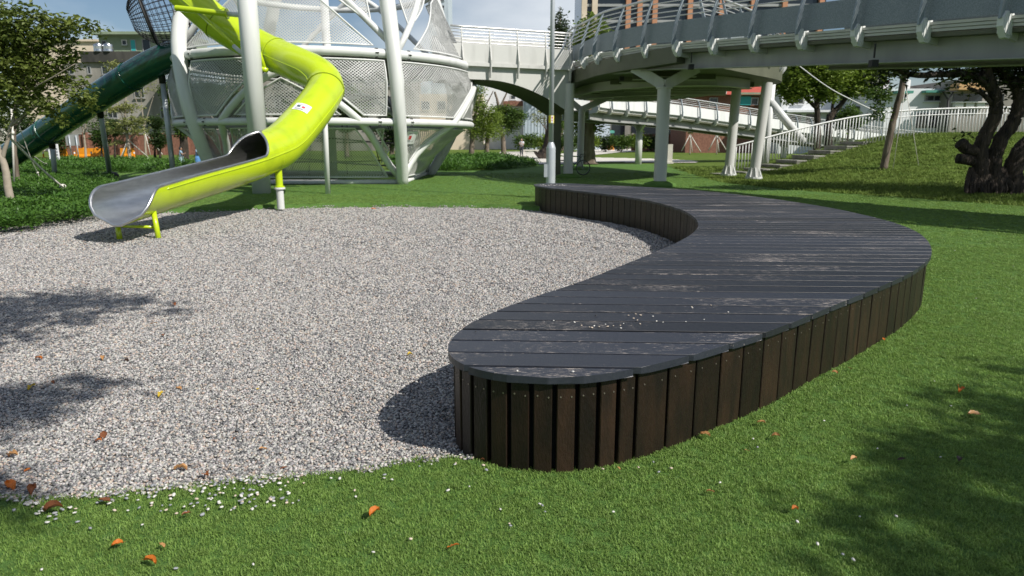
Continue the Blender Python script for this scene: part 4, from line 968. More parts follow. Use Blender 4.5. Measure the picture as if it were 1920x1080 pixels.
props(t, b, P(272, 248, d), [P(282, 291, d), P(305, 290, d)])
b = P(159, 278, 56); b.z = .05
t = tree('young_tree', 'small young tree between the orange barriers and the green slide', b, [([b, P(157, 250, 56), P(152, 230, 56)], .1, .04), ([P(158, 252, 56), P(161, 232, 56), P(160, 210, 56)], .06, .03)], [PB(150, 225, 56, 16), PB(180, 240, 56, 16), PB(200, 240, 56, 10), PB(190, 222, 56, 12)], 900, .22, M['leaf_mid'], M['bark_pale'], seed=10)
# vine-clad dark tree
b = P(345, 292, 54); b.z = .05
tree('vine_tree', 'dense dark green vine clad tree standing between slide post and tower column', b, [([b, P(344, 240, 54), P(342, 190, 54)], .35, .2)], [PB(335, 175, 54, 22), PB(350, 190, 54, 22), PB(330, 205, 54, 18), PB(348, 225, 54, 20), PB(340, 245, 54, 15), PB(310, 170, 54, 12), PB(320, 185, 54, 14)], 5200, .24, M['leaf_mid'], M['bark_dark'], seed=12)
# bushes along the far wall on the left
for k, (x, y, r_, d) in enumerate(((60, 250, 34, 60), (20, 235, 40, 62), (108, 262, 20, 61), (190, 258, 18, 60), (215, 240, 14, 60), (300, 262, 16, 60), (290, 230, 14, 61))):
    b = P(x, 290, d); b.z = .05
    tree('bush', ['round dark bush low on the far left behind the ropes', 'tall dark bush at the far left edge behind the maple', 'small dark bush below the green slide end', 'dark bush beside the orange barriers under the slide', 'small bush above the orange barriers near the slide post', 'dark bush at the brick wall right of the props', 'upright bush on the far wall near the slide post'][k], b, [([b, P(x, y, d)], .1, .04)], [PB(x, y, d, r_)], int(60 * r_), .26, M['leaf_dark'], M['bark_dark'], seed=20 + k, cat='bush')
# trees in the middle distance under the arch
def simple(name, label, x, yb, d, trunk, blobs, n, sz, lm, bm, seed, clump=.35):
    b = P(x, yb, d); b.z = float(mound(np.array([b.x]), np.array([d]))[0])
    return tree(name, label, b, [([b] + [P(px_, py_, d) for px_, py_ in tr_[0]] if i == 0 else [P(px_, py_, d) for px_, py_ in tr_[0]], tr_[1], tr_[2]) for i, tr_ in enumerate(trunk)], [PB(px_, py_, d, r_) for px_, py_, r_ in blobs], n, sz, lm, bm, seed=seed, clump=clump)
simple('light_tree', 'light green feathery tree just right of the play tower under the arch', 884, 286, 66, [([(886, 250), (890, 220), (900, 185)], .3, .08), ([(888, 235), (905, 210), (925, 170)], .12, .04)], [(893, 190, 18), (905, 215, 22), (890, 240, 20), (915, 238, 20), (900, 170, 10), (925, 215, 14)], 5200, .22, M['leaf_light'], M['bark'], 31)
simple('light_tree', 'light green tree with pale trunk left of the man in white', 912, 286, 68, [([(914, 260), (918, 235), (922, 215)], .26, .1)], [(918, 240, 14), (930, 250, 14), (905, 255, 12), (935, 225, 10)], 1800, .22, M['leaf_light'], M['bark'], 32)
simple('round_tree', 'rounded mid green tree with dark gaps in front of the grey wall', 945, 283, 74, [([(943, 260), (938, 235), (935, 200), (928, 172)], .3, .1), ([(936, 205), (945, 185), (953, 168)], .14, .06), ([(940, 240), (955, 225)], .1, .05)], [(950, 215, 18), (965, 222, 18), (975, 215, 10), (940, 225, 16), (955, 240, 12), (935, 205, 10)], 4200, .26, M['leaf_mid'], M['bark'], 33)
simple('sparse_tree', 'sparse pale tree in front of the blue grey wall behind the lamp post', 1024, 282, 78, [([(1023, 245), (1020, 215)], .12, .05), ([(1022, 240), (1008, 222)], .07, .03)], [(1018, 215, 16), (1005, 222, 10), (1030, 225, 10)], 650, .24, M['leaf_pale'], M['bark'], 34)
simple('old_tree', 'tall old tree with thick brown trunk standing behind the bridge columns', 1103, 302, 46, [([(1101, 260), (1104, 220), (1106, 180), (1108, 140)], .52, .4), ([(1104, 215), (1118, 190), (1130, 170)], .16, .1)], [(1080, 215, 16), (1085, 240, 14), (1120, 215, 14), (1072, 195, 10), (1120, 240, 10), (1110, 60, 30), (1090, 90, 26)], 3600, .26, M['leaf_light'], M['bark'], 35)
simple('old_tree', 'dark trunked tree with flared roots partly hidden by the grey lamp post', 1020, 296, 58, [([(1030, 280), (1034, 255), (1036, 220), (1038, 180)], .75, .35)], [(1048, 215, 12), (1052, 235, 14), (1045, 190, 12)], 1200, .26, M['leaf_mid'], M['bark_dark'], 36)
simple('conifer', 'feathery blue green conifer rising above the footbridge rails', 1052, 282, 96, [([(1052, 200), (1051, 100), (1050, 12)], .4, .04)], [(1051, 30, 6), (1050, 45, 10), (1053, 60, 14), (1051, 80, 18), (1050, 110, 22), (1050, 18, 3)], 2200, .5, M['leaf_blue'], M['bark'], 37, clump=.7)
for k in range(9):
    x = 985 + k * 30; simple('hedge_bush', ['leftmost hedge bush, behind the man in white', 'second hedge bush from the left, beside the blue grey wall', 'hedge bush just left of the grey lamp post', 'hedge bush between lamp post and first bridge column', 'hedge bush seen between the two left bridge columns', 'hedge bush right of the thick brown trunk', 'hedge bush in front of the light blue panelled house', 'hedge bush left of the dark garage', 'rightmost hedge bush, under the descending ramp'][k], x, 281, 84 + (k % 3), [([(x, 268)], .08, .03)], [(x, 268, 14), (x + 10, 264, 12), (x - 10, 266, 11)], 1500, .32, [M['leaf_mid'], M['leaf_light'], M['leaf_dark']][k % 3], M['bark'], 50 + k)['group'] = 'hedge bushes before the far buildings'
for k, (x, y, r_, d) in enumerate(((455, 190, 34, 62), (560, 210, 36, 66), (650, 185, 34, 64), (735, 225, 26, 62))):
    simple('backdrop_tree', ['dark tree seen through the tower mesh beside its left column', 'low dark tree seen through the middle of the tower mesh', 'tall dark tree behind the tower mesh right of the slide elbow', 'small dark tree behind the front right tower column'][k], x, 288, d, [([(x, 250), (x + 4, y + 20)], .25, .1)], [(x, y, r_), (x + r_ * .7, y + 20, r_ * .7), (x - r_ * .7, y + 14, r_ * .7), (x, y + 38, r_ * .7)], 3600, .3, M['leaf_dark'] if k % 2 else M['leaf_mid'], M['bark'], 90 + k)
# right hand trees on the mound
def ztop(x, d): return float(mound(np.array([x]), np.array([d]))[0])
d = 37.5; b = P(1534, 262, d); b.z = ztop(b.x, d) - .1
tree('spreading_tree', 'spreading glossy green tree with forked dark trunk behind the steps', b, [([b, P(1533, 235, d), P(1532, 205, d), P(1530, 175, d)], .20, .12), ([P(1532, 203, d), P(1512, 185, d), P(1500, 165, d)], .12, .06), ([P(1531, 180, d), P(1540, 150, d), P(1545, 125, d)], .10, .04)],
     [PB(1490, 150, d, 30), PB(1525, 135, d, 32), PB(1560, 140, d, 34), PB(1480, 175, d, 18), PB(1550, 175, d, 20), PB(1510, 115, d, 30), PB(1460, 160, d, 12), PB(1500, 165, d, 24), PB(1535, 160, d, 24)], 9500, .24, M['leaf_light'], M['bark_dark'], seed=61, clump=.3)
d = 38.5; b = P(1557, 258, d); b.z = ztop(b.x, d) - .1
tree('spreading_tree', 'second spreading tree leaning right with scarred trunk beside the forked tree', b, [([b, P(1553, 235, d), P(1560, 215, d), P(1578, 195, d), P(1600, 165, d)], .24, .1), ([P(1562, 214, d), P(1561, 195, d), P(1565, 170, d)], .10, .05)],
     [PB(1600, 135, d, 32), PB(1630, 130, d, 26), PB(1590, 165, d, 20), PB(1625, 165, d, 16), PB(1640, 150, d, 18)], 5200, .24, M['leaf_light'], M['bark_dark'], seed=62, clump=.3)
d = 50; b = P(1592, 240, d); b.z = ztop(b.x, d) - .1
tree('bush', 'round mid green bush behind the railing below the red roofed house', b, [([b, P(1592, 225, d)], .1, .04)], [PB(1592, 218, d, 20), PB(1580, 230, d, 14), PB(1606, 230, d, 12)], 1700, .26, M['leaf_mid'], M['bark'], seed=63, cat='bush')
d = 27.5; b = P(1660, 284, d); b.z = ztop(b.x, d) - .1
t = tree('leaning_tree', 'leaning bare trunk with tufts of fern leaves on the mound', b, [([b, P(1668, 255, d), P(1680, 205, d), P(1692, 160, d), P(1700, 110, d)], .15, .10)], [PB(1650, 212, d, 14), PB(1655, 185, d, 14), PB(1690, 120, d, 24), PB(1665, 170, d, 10), PB(1640, 175, d, 16)], 1300, .16, M['leaf_mid'], M['bark'], seed=64, clump=.2)
for x, y in ((1727, 274), (1676, 300)):
    f_ = P(x, y, d - .4); f_.z = ztop(f_.x, f_.y); mb = MB(); mb.tube([f_, P(1698, 160, d)], .012, 5); mb.build('guy_wire', M['cream_rope'], t, smooth=True)
# the banyan
b = G(1858, 366); d = b.y + .3; Q = lambda x, y, dd=0: P(x, y, d + dd)
limbs = [([Q(1836, 362), Q(1838, 320), Q(1840, 275), Q(1858, 232), Q(1868, 195), Q(1858, 160), Q(1835, 140)], .25, .13),
         ([Q(1862, 358), Q(1862, 310), Q(1876, 265), Q(1902, 225), Q(1912, 185), Q(1905, 155)], .25, .14),
         ([Q(1905, 362), Q(1898, 325), Q(1912, 285), Q(1945, 250)], .30, .18), ([Q(1838, 305), Q(1818, 300), Q(1795, 297)], .17, .15), ([Q(1836, 285), Q(1815, 280), Q(1800, 268)], .15, .17),
         ([Q(1858, 162), Q(1820, 140), Q(1770, 139), Q(1720, 141), Q(1680, 130), Q(1640, 112)], .12, .06), ([Q(1905, 160), Q(1880, 130), Q(1850, 100)], .16, .08), ([Q(1906, 160), Q(1930, 130), Q(1960, 100)], .16, .08), ([Q(1858, 165), Q(1850, 120), Q(1840, 80)], .14, .08), ([Q(1862, 195), Q(1840, 175), Q(1815, 165)], .08, .04)]
for k in range(22):
    x = 1812 + k * 5.5; limbs.append(([Q(x, 366, -.3 + .05 * (k % 5)), Q(x + random.uniform(-2, 4), 345, -.2), Q(1845 + (x - 1860) * .5, 315)], .05, .07))
tree('banyan_tree', 'massive dark banyan with twisted trunks and hanging roots at the right edge', b, limbs,
     [PB(x, y, d + dz, r_) for x, y, r_, dz in ((1690, 118, 24, 0), (1740, 112, 26, .4), (1790, 118, 30, 0), (1840, 118, 30, .5), (1890, 125, 34, 0), (1930, 140, 40, 0), (1660, 125, 20, 0), (1650, 150, 14, -.2), (1820, 150, 16, 0), (1760, 150, 12, 0), (1895, 170, 14, .6), (1700, 60, 50, 0), (1800, 40, 70, 0), (1900, 50, 80, 0), (1980, 80, 80, 0), (2060, 120, 80, 0), (1812, 262, 8, 0), (1885, 150, 22, .8), (1915, 180, 18, .9), (1840, 160, 16, .8), (1800, 158, 12, .5), (1900, 215, 8, .9), (1745, 85, 24, 0), (1680, 90, 22, 0))] + [((x, y, z), (1.7, 1.7, 1.2), 3.5) for x, y, z in ((17, 17.5, 6), (19, 16.5, 6.5), (17.5, 15, 6.2), (20, 19, 7), (16, 19.5, 7), (18.5, 19.5, 8), (21, 15, 6), (15.2, 20.5, 6.2), (20.5, 12.8, 6.4))], 24000, .20, M['leaf_banyan'], M['bark_dark'], seed=70, clump=.25)
# trees behind the camera whose crowns shade the foreground
SH = [(60, 560, .5), (160, 556, .42), (245, 560, .34), (120, 592, .32), (10, 625, .4), (310, 576, .16), (-60, 590, .6), (40, 748, .32), (105, 732, .26), (175, 716, .2), (-20, 775, .4), (-60, 960, .35),
      (1690, 830, .18), (1755, 850, .26), (1835, 865, .32), (1905, 885, .4), (1790, 925, .26), (1880, 965, .36), (1590, 1020, .16), (1660, 1035, .26), (1760, 1065, .4), (1900, 1065, .5), (1885, 745, .26), (1930, 700, .34), (1830, 755, .16), (1990, 820, .6), (2000, 960, .7)]
def crown_over(lst, zc):
    o = []
    for x, y, r_ in lst:
        s_ = G(x, y); z = zc + random.uniform(-.5, .5); L = z / math.tan(SUN_EL); o.append(((s_.x + SUN_AZ.x * L, s_.y + SUN_AZ.y * L, z), (r_ * 1.05, r_ * 1.05, r_ * .7), r_ ** 2 * 3))
    return o
c1 = crown_over(SH[:12], 6.6); c2 = crown_over(SH[12:], 6.0)
for lst, b, lab, sd, nl in ((c1, Vector((-7.5, -1.5, 0)), 'overhanging shade tree standing behind the viewpoint on the left side', 81, 2700), (c2, Vector((9.5, -4.2, 0)), 'overhanging shade tree standing behind the viewpoint on the right side', 82, 1800)):
    top = Vector((b.x + (.6 if b.x < 0 else -.6), b.y + .6, 4.2)); lim_ = [([b, Vector((b.x - .2, b.y + .2, 2.2)), top], .22, .14)] + [([top, (top + Vector(q[0])) / 2 + Vector((0, 0, .5)), Vector(q[0])], .06, .012) for q in lst[::2]]
    tree('shade_tree', lab, b, lim_, lst, nl, .13, M['leaf_mid'], M['bark'], seed=sd, clump=.16)

# ---- ground cover and lawn tufts (uncountable)
def clump_src(seed, m, n, r, h, size):
    g = random.Random(seed); V, F = [], []
    for _ in range(n):
        a = g.uniform(0, 6.28); q = math.sqrt(g.random()) * r; z = h * math.sqrt(max(0, 1 - (q / r) ** 2)) * g.uniform(.55, 1.05); p = Vector((q * math.cos(a), q * math.sin(a), z))
        dr = Vector((math.cos(a) + g.uniform(-.7, .7), math.sin(a) + g.uniform(-.7, .7), g.uniform(-.2, .9))).normalized(); sd = dr.cross(Vector((g.uniform(-.4, .4), g.uniform(-.4, .4), 1))).normalized(); L = size * g.uniform(.6, 1.3); o = len(V)
        V += [p, p + dr * L * .5 + sd * L * .26, p + dr * L, p + dr * L * .5 - sd * L * .26]; F += [(o, o + 1, o + 2), (o, o + 2, o + 3)]
    return raw_obj('clump', V, F, m)
cov = [clump_src(i, M['cover'], 70, .2, .24, .07) for i in range(5)]
blade_src = [clump_src(30 + i, M['cover'], 16, .12, .5, .5) for i in range(2)]
regs = [([G(*q).to_2d()[:] for q in ((-500, 470), (-200, 452), (0, 431), (60, 424), (178, 405), (200, 372), (212, 350), (206, 336), (130, 325), (0, 322), (-300, 322))], 26, 1.0, .0), ([G(*q).to_2d()[:] for q in ((-300, 321), (60, 324), (150, 321), (240, 325), (400, 323), (420, 312), (240, 304), (60, 306), (-300, 306))], 7, 1.6, .0),
        ([G(*q).to_2d()[:] for q in ((735, 318), (850, 321), (930, 319), (1004, 312), (985, 305), (930, 297), (735, 300))], 9, 1.7, .0)]
AX, AY, AS = [], [], []
for poly, dens, sc, _ in regs:
    xs = [p[0] for p in poly]; ys = [p[1] for p in poly]; X, Y = jitter_pts(min(xs), max(xs), min(ys), max(ys), dens); k = (sdist(X, Y, poly) > -.05 + .2 * vnoise(X, Y, 1.1, 3)) & in_view(X, Y, 3)
    AX.append(X[k]); AY.append(Y[k]); AS.append(np.full(k.sum(), sc) * (1 + .35 * vnoise(X[k], Y[k], .9, 8)))
AX, AY, AS = map(np.concatenate, (AX, AY, AS)); n = len(AX)
scatter('ground_cover', np.stack([AX, AY, np.maximum(0, mound(AX, AY)) - .02], 1), np.stack([rng.normal(0, .15, n), rng.normal(0, .15, n), rng.uniform(0, 6.28, n)], 1), np.stack([AS, AS, AS * rng.uniform(.7, 1.25, n)], 1), rng.integers(0, 5, n), cov, 'low leafy dark green ground cover spreading beside the gravel', 'ground cover')
M['lawnblade'] = mat('lawn_blade', (.10, .165, .028), (.19, .25, .055), .7, nscale=2, rand=.3, spec=.2, trans=.25)
lt = []
for i in range(4):
    g = random.Random(i); V, F = [], []
    for _ in range(14):
        a = g.uniform(0, 6.28); q = g.random() * .10; t = g.uniform(0, 6.28); h = g.uniform(.03, .09); l = g.uniform(.02, .08); p = Vector((q * math.cos(a), q * math.sin(a), 0)); w = Vector((-math.sin(t), math.cos(t), 0)) * .008; o = len(V)
        V += [p - w, p + w, p + Vector((math.cos(t) * l, math.sin(t) * l, h))]; F.append((o, o + 1, o + 2))
    lt.append(raw_obj('lawn_tuft', V, F, M['lawnblade']))
LX, LY = [], []
for x0, x1, y0, y1, dn in ((8, 26, 15, 34, 60), (8, 13, 26, 40, 20)):
    X, Y = jitter_pts(x0, x1, y0, y1, dn); k = (sdist(X, Y, TURF) < -.05) & in_view(X, Y, 3); LX.append(X[k]); LY.append(Y[k])
LX, LY = np.concatenate(LX), np.concatenate(LY); n = len(LX); ls = rng.uniform(.8, 1.6, n) * np.where(LY > 36, 1.8, 1.1)
scatter('lawn_tufts', np.stack([LX, LY, z_ground(LX, LY)], 1), np.stack([np.zeros(n), np.zeros(n), rng.uniform(0, 6.28, n)], 1), np.stack([ls, ls, ls * .8], 1), rng.integers(0, 4, n), lt, 'rough yellow green lawn grass on the mound and park', 'grass')
# ================================================================ paths, buildings, street things, people
def sheet(name, pxs, m, z=.03, lift=.025):
    pts = [G(x, y, z) for x, y in pxs]; poly = [(p.x, p.y) for p in pts]
    if sum(a[0] * b[1] - b[0] * a[1] for a, b in zip(poly, poly[1:] + poly[:1])) < 0: poly = poly[::-1]
    xs = np.linspace(min(p[0] for p in poly), max(p[0] for p in poly), 60); ys = np.linspace(min(p[1] for p in poly), max(p[1] for p in poly), 60)
    return tag(grid_mesh(name, xs, ys, lambda X, Y: np.maximum(mound(X, Y), 0) + lift + .02, m, lambda X, Y: sdist(X, Y, poly) > 0), kind='structure')
sheet('path', [(938, 287), (1006, 286), (1040, 295), (1130, 297), (1236, 299), (1300, 302), (1300, 305), (1235, 304.5), (1120, 303.5), (1020, 308), (985, 305), (950, 297)], M['path'])
sheet('path', [(1050, 290), (1090, 284), (1160, 278), (1260, 277), (1260, 279.5), (1190, 284), (1120, 289), (1060, 293)], M['path'], z=.12)

M['plaster_cream'] = mat('cream_plaster', (.60, .50, .39), (.68, .58, .46), .9, nscale=.4, bump=.2, bscale=3)
M['plaster_white'] = mat('white_plaster', (.62, .64, .66), (.72, .73, .74), .85, nscale=.5, bump=.15, bscale=4)
M['plaster_green'] = mat('sage_plaster', (.20, .26, .18), (.26, .32, .22), .9, nscale=.6)
M['plaster_grey'] = mat('stained_grey_concrete', (.16, .15, .13), (.34, .32, .29), .95, nscale=.5, detail=9, stretch=(1, 1, .35), bump=.3)
M['plaster_dark'] = mat('black_stained_parapet', (.03, .03, .028), (.085, .08, .07), .95, nscale=.7, detail=9, stretch=(1, 1, .3))
M['plaster_blue'] = mat('pale_blue_cladding', (.40, .46, .52), (.50, .56, .62), .7, nscale=.6, stretch=(4, 4, .3))
M['brick_red'] = mat('red_brick_wall', (.17, .075, .05), (.26, .125, .085), .9, nscale=6, detail=3)
M['roof_red'] = mat('red_metal_roof', (.42, .07, .045), (.50, .10, .06), .5, nscale=2)
M['teal'] = mat('teal_shutter', (.03, .36, .36), rough=.5)
M['awning_green'] = mat('green_awning', (.06, .24, .19), rough=.6)
M['awning_tan'] = mat('tan_awning', (.50, .30, .13), rough=.6)
M['glass'] = mat('dark_window_glass', (.02, .025, .03), rough=.12, spec=.6)
M['frame_grey'] = mat('grey_window_frame', (.30, .31, .31), rough=.5)
M['frame_white'] = mat('white_window_frame', (.62, .62, .60), rough=.5)
M['orange'] = mat('orange_barrier_plastic', (.75, .26, .01), (.82, .31, .015), .45, nscale=3)
M['tan_pier'] = mat('terracotta_pier', (.42, .20, .11), (.48, .24, .14), .8, nscale=2)
M['tank'] = mat('stainless_tank', (.62, .62, .62), rough=.25, metal=1)
def bld(name, label, x0, x1, ytop, d, m, depth=8, wins=(), ybase=None, extra=None, cat='house'):
    a, c = P(x0, ytop, d), P(x1, ytop, d); zb = -.3 if ybase is None else P(x0, ybase, d).z
    t = thing(name, label, cat, ((a.x + c.x) / 2, d, max(zb, 0)))
    mb = MB(); mb.box(((a.x + c.x) / 2, d + depth / 2, (a.z + zb) / 2), (c.x - a.x, depth, a.z - zb)); mb.build('wall', m, t)
    for w in wins:
        (wx0, wy0, wx1, wy1), kind = w[0], (w[1] if len(w) > 1 else 'win')
        p, q = P(wx0, wy0, d), P(wx1, wy1, d); cx, cz, W, H = (p.x + q.x) / 2, (p.z + q.z) / 2, q.x - p.x, p.z - q.z
        if kind in ('win', 'door'):
            fm = M['frame_white'] if len(w) > 2 else M['frame_grey']
            mb = MB(); th = .09
            for sx_ in (-1, 1): mb.box((cx + sx_ * (W / 2 - th / 2), d - .03, cz), (th, .12, H))
            for sz_ in (-1, 1): mb.box((cx, d - .03, cz + sz_ * (H / 2 - th / 2)), (W - 2 * th, .12, th))
            n_m = max(0, int(W / 1.0)) if kind == 'win' else 0
            for k in range(n_m): mb.box((cx - W / 2 + W * (k + 1) / (n_m + 1), d - .03, cz), (.06, .1, H - 2 * th))
            f = mb.build('window' if kind == 'win' else 'door', fm, t); mb = MB(); mb.box((cx, d - .005, cz), (W - 2 * th, .03, H - 2 * th)); mb.build('pane', M['glass'], f)
            if kind == 'win': mb = MB(); mb.box((cx, d - .12, cz - H / 2 - .06), (W + .2, .22, .08)); mb.build('sill', m, f)
        elif kind == 'opening': mb = MB(); mb.box((cx, d - .02, cz), (W, .06, H)); mb.build('opening', M['glass'], t)
        else:
            th = w[2] if len(w) > 2 else .1; mb = MB(); mb.box((cx, d - th / 2 - .01, cz), (W, th, H)); mb.build(kind, w[3] if len(w) > 3 else M['teal'], t)
    return t
# ---- left row
t = bld('cream_building', 'tall blank cream wall of a building behind the left maple', 30, 184, 78, 92, M['plaster_cream'], 10, cat='building')
mb = MB(); a, c = P(28, 78, 92), P(186, 84, 92); mb.box(((a.x + c.x) / 2, 96.9, a.z + .12), (c.x - a.x, 10.4, .25)); mb.build('coping', M['plaster_cream'], t)
t = bld('rooftop_house', 'sage green rooftop house with teal door above the dark parapet', 184, 342, 66, 90, M['plaster_green'], 7, [((190, 76, 201, 88),), ((228, 74.5, 239, 85), 'win', 1), ((244, 74, 256.5, 96), 'door'), ((245, 75.5, 255.5, 95.5), 'shutter', .08, M['teal']), ((266, 73, 284, 97), 'door'), ((303, 74, 318, 88),)], ybase=118)
mb = MB(); a, c = P(181, 65.5, 90), P(345, 65.5, 90); mb.box(((a.x + c.x) / 2, 92.9, a.z + .1), (c.x - a.x, 8.0, .32)); mb.build('roof', M['plaster_green'], t)
t = bld('concrete_building', 'stained grey concrete block with black streaked parapet behind the green slide', 118, 420, 117, 84, M['plaster_grey'], 12, [((163, 124, 172, 139),), ((190, 124, 205, 140),), ((128, 124, 140, 140),), ((215, 150, 236, 172),), ((250, 160, 272, 184),), ((150, 170, 170, 190),), ((362, 150, 385, 175),), ((300, 200, 320, 222),), ((200, 200, 222, 222),)], cat='building')
mb = MB(); a, c = P(153, 97, 84), P(268, 117, 84); mb.box(((a.x + c.x) / 2, 84.4, (a.z + c.z) / 2), (c.x - a.x, 1.6, a.z - c.z)); mb.build('parapet', M['plaster_dark'], t)
for px_, s_ in ((186, 'left'), (204, 'right')):
    b = P(px_, 97, 83.9); o = thing('water_tank', 'stainless steel rooftop water tank, %s of the pair on the black parapet' % s_, 'water tank', b)
    mb = MB(); mb.lathe(b, [(.55, 0), (.56, .15), (.54, .2), (.56, .3), (.54, .45), (.56, .55), (.54, .7), (.5, .8), (.2, .92)], 18); mb.build('drum', M['tank'], o, angle=40); mb = MB(); mb.lathe(b + Vector((0, 0, .9)), [(.18, 0), (.18, .08), (.1, .1)], 12); mb.build('lid', M['tank'], o, angle=40)
t = bld('corrugated_shed', 'pale blue corrugated shed with two windows right of the green slide', 296, 392, 116, 80, M['plaster_blue'], 5, [((306, 130, 323, 147),), ((341, 127, 353, 144),)], ybase=156)
for k in range(34):
    x = 297 + k * 2.8; a = P(x, 117, 80); c = P(x, 155, 80); mb = MB(); mb.box((a.x, 79.97, (a.z + c.z) / 2), (.07, .05, a.z - c.z)); mb.build('rib', M['plaster_blue'], t)
o = thing('brick_wall', 'low red brick boundary wall behind the orange barriers and children', 'wall', P(250, 290, 72)); a, c = P(90, 252, 72), P(470, 292, 72)
mb = MB(); mb.box(((a.x + c.x) / 2, 72.2, a.z / 2), (c.x - a.x, .3, a.z)); mb.build('wall_face', M['brick_red'], o); mb = MB(); mb.box(((a.x + c.x) / 2, 72.2, a.z + .06), (c.x - a.x, .42, .12)); mb.build('coping', M['plaster_grey'], o)
for k in range(8):
    x = a.x + (c.x - a.x) * (k + .5) / 8; mb = MB(); mb.box((x, 72.0, a.z / 2 + .1), (.45, .5, a.z + .2)); mb.build('pier', M['brick_red'], o)
bld('grey_block', 'grey brown apartment block seen through the tower mesh', 410, 770, 118, 96, M['plaster_grey'], 10, [((430 + 42 * i, 140 + 40 * j, 452 + 42 * i, 162 + 40 * j),) for i in range(8) for j in range(3)], cat='building')
bld('pale_block', 'pale block half hidden behind the tower beside the arch', 740, 905, 176, 104, M['plaster_cream'], 8, [((760 + 30 * i, 190 + 34 * j, 776 + 30 * i, 206 + 34 * j),) for i in range(4) for j in range(2)], cat='building')
# ---- centre
bld('weathered_house', 'weathered pale house with rust red awning under the arched footbridge', 905, 984, 150, 108, M['plaster_white'], 8, [((957, 178, 967, 187), 'win', 1), ((944, 190, 981, 199), 'awning', .9, M['brick_red']), ((952, 205, 978, 225),), ((930, 215, 944, 232),)])
t = bld('blue_grey_shed', 'blank blue grey clad wall right of the round tree', 982, 1108, 178, 100, M['plaster_blue'], 8, cat='building')
for k in range(20):
    x = 985 + k * 6; a = P(x, 179, 100); mb = MB(); mb.box((a.x, 99.96, a.z / 2), (.05, .05, a.z)); mb.build('seam', M['plaster_blue'], t)
bld('panel_house', 'light blue panelled house beside the open dark garage', 1106, 1146, 170, 104, M['plaster_blue'], 8, [((1116, 200, 1128, 214),)])
t = bld('garage', 'dark open garage with concrete pillars holding a parked car', 1144, 1250, 170, 108, M['plaster_grey'], 9, [((1147, 224, 1170, 276), 'opening'), ((1184, 226, 1236, 250), 'opening'), ((1172, 215, 1178, 277), 'pillar', .5, M['plaster_grey'])], cat='building')
mb = MB(); a, c = P(1133, 247, 106.5), P(1152, 250, 106.5); mb.extr([P(1133, 250, 105), P(1152, 250, 105), P(1152, 246, 107.5), P(1137, 244, 107.5)], (0, 0, .08)); mb.build('awning', M['awning_green'], t)
o = thing('brick_wall', 'red brown brick wall behind the staked saplings under the ramp', 'wall', P(1290, 276, 92)); a, c = P(1185, 252, 92), P(1352, 278, 92)
mb = MB(); mb.box(((a.x + c.x) / 2, 92.2, a.z / 2), (c.x - a.x, .3, a.z)); mb.build('wall_face', M['brick_red'], o); mb = MB(); mb.box(((a.x + c.x) / 2, 92.2, a.z + .08), (c.x - a.x, .45, .16)); mb.build('coping', M['plaster_grey'], o)
bld('white_shed', 'low white wall of a shed behind the right columns', 1340, 1480, 248, 84, M['plaster_white'], 5)
for x, lab in ((1294, 'bare sapling with crossed stakes left of the round column on the lawn'), (1344, 'bare sapling with crossed stakes nearest the white shed wall')):
    d = 74; b = P(x, 283, d); b.z = .1; t = tree('sapling', lab, b, [([b, P(x, 265, d), P(x - 1, 240, d)], .06, .03)], [PB(x, 246, d, 8), PB(x + 8, 243, d, 6)], 160, .22, M['leaf_mid'], M['bark_pale'], seed=x)
    props(t, b, P(x, 252, d), [P(x - 16, 283, d), P(x + 20, 285, d), P(x + 4, 285, d)], .05)
# ---- tall blocks in the far centre
t = bld('office_tower', 'dark glass tower block with terracotta piers behind the walkway railing', 1096, 1560, -120, 150, M['glass'], 20, cat='building')
for k, x in enumerate((1098, 1118, 1182, 1204, 1233, 1300, 1360, 1420, 1480, 1550)):
    a = P(x, -120, 150); w = 1.1 if k < 2 else 1.0; mb = MB(); mb.box((a.x, 149.6, a.z / 2), (w, .8, a.z)); mb.build('pier', M['plaster_cream'] if k < 2 else M['tan_pier'], t)
for j in range(10):
    a = P(1100, -110 + j * 30, 149.9); c = P(1555, 0, 149.9); mb = MB(); mb.box(((a.x + c.x) / 2, 149.85, a.z), (c.x - a.x, .3, .5)); mb.build('floor_band', M['frame_grey'], t)
t = bld('slim_tower', 'slim blue grey high rise edge beside the play tower top', 800, 837, -160, 220, M['plaster_blue'], 15, [((823, -60 + 14 * j, 833, -54 + 14 * j),) for j in range(7)], cat='building')
# ---- right row
t = bld('brick_house', 'red brick house with bright teal shutters behind the round columns', 1290, 1468, 178, 82, M['brick_red'], 8, [((1387, 181, 1407, 197), 'shutter', .12, M['teal']), ((1408, 183, 1421, 197), 'win', 1), ((1384, 174, 1424, 179), 'eave', .7, M['plaster_green']), ((1330, 183, 1345, 200),), ((1440, 184, 1458, 200),)])
a, c = P(1286, 168, 82), P(1472, 178, 82); mb = MB(); mb.extr([Vector((a.x, 81.2, c.z)), Vector((a.x, 86, a.z + .6)), Vector((a.x, 90.6, c.z))], (c.x - a.x, 0, 0)); mb.build('roof', M['roof_red'], t)
bld('white_house', 'white rendered house with dark upper windows behind the spreading tree', 1468, 1606, 160, 78, M['plaster_white'], 8, [((1487, 178, 1506, 195),), ((1532, 178, 1548, 193),), ((1574, 178, 1592, 195),), ((1478, 214, 1500, 236), 'opening'), ((1512, 214, 1534, 236), 'opening'), ((1468, 207, 1606, 211), 'canopy', 1.2, M['plaster_white']), ((1550, 214, 1590, 236), 'opening')])
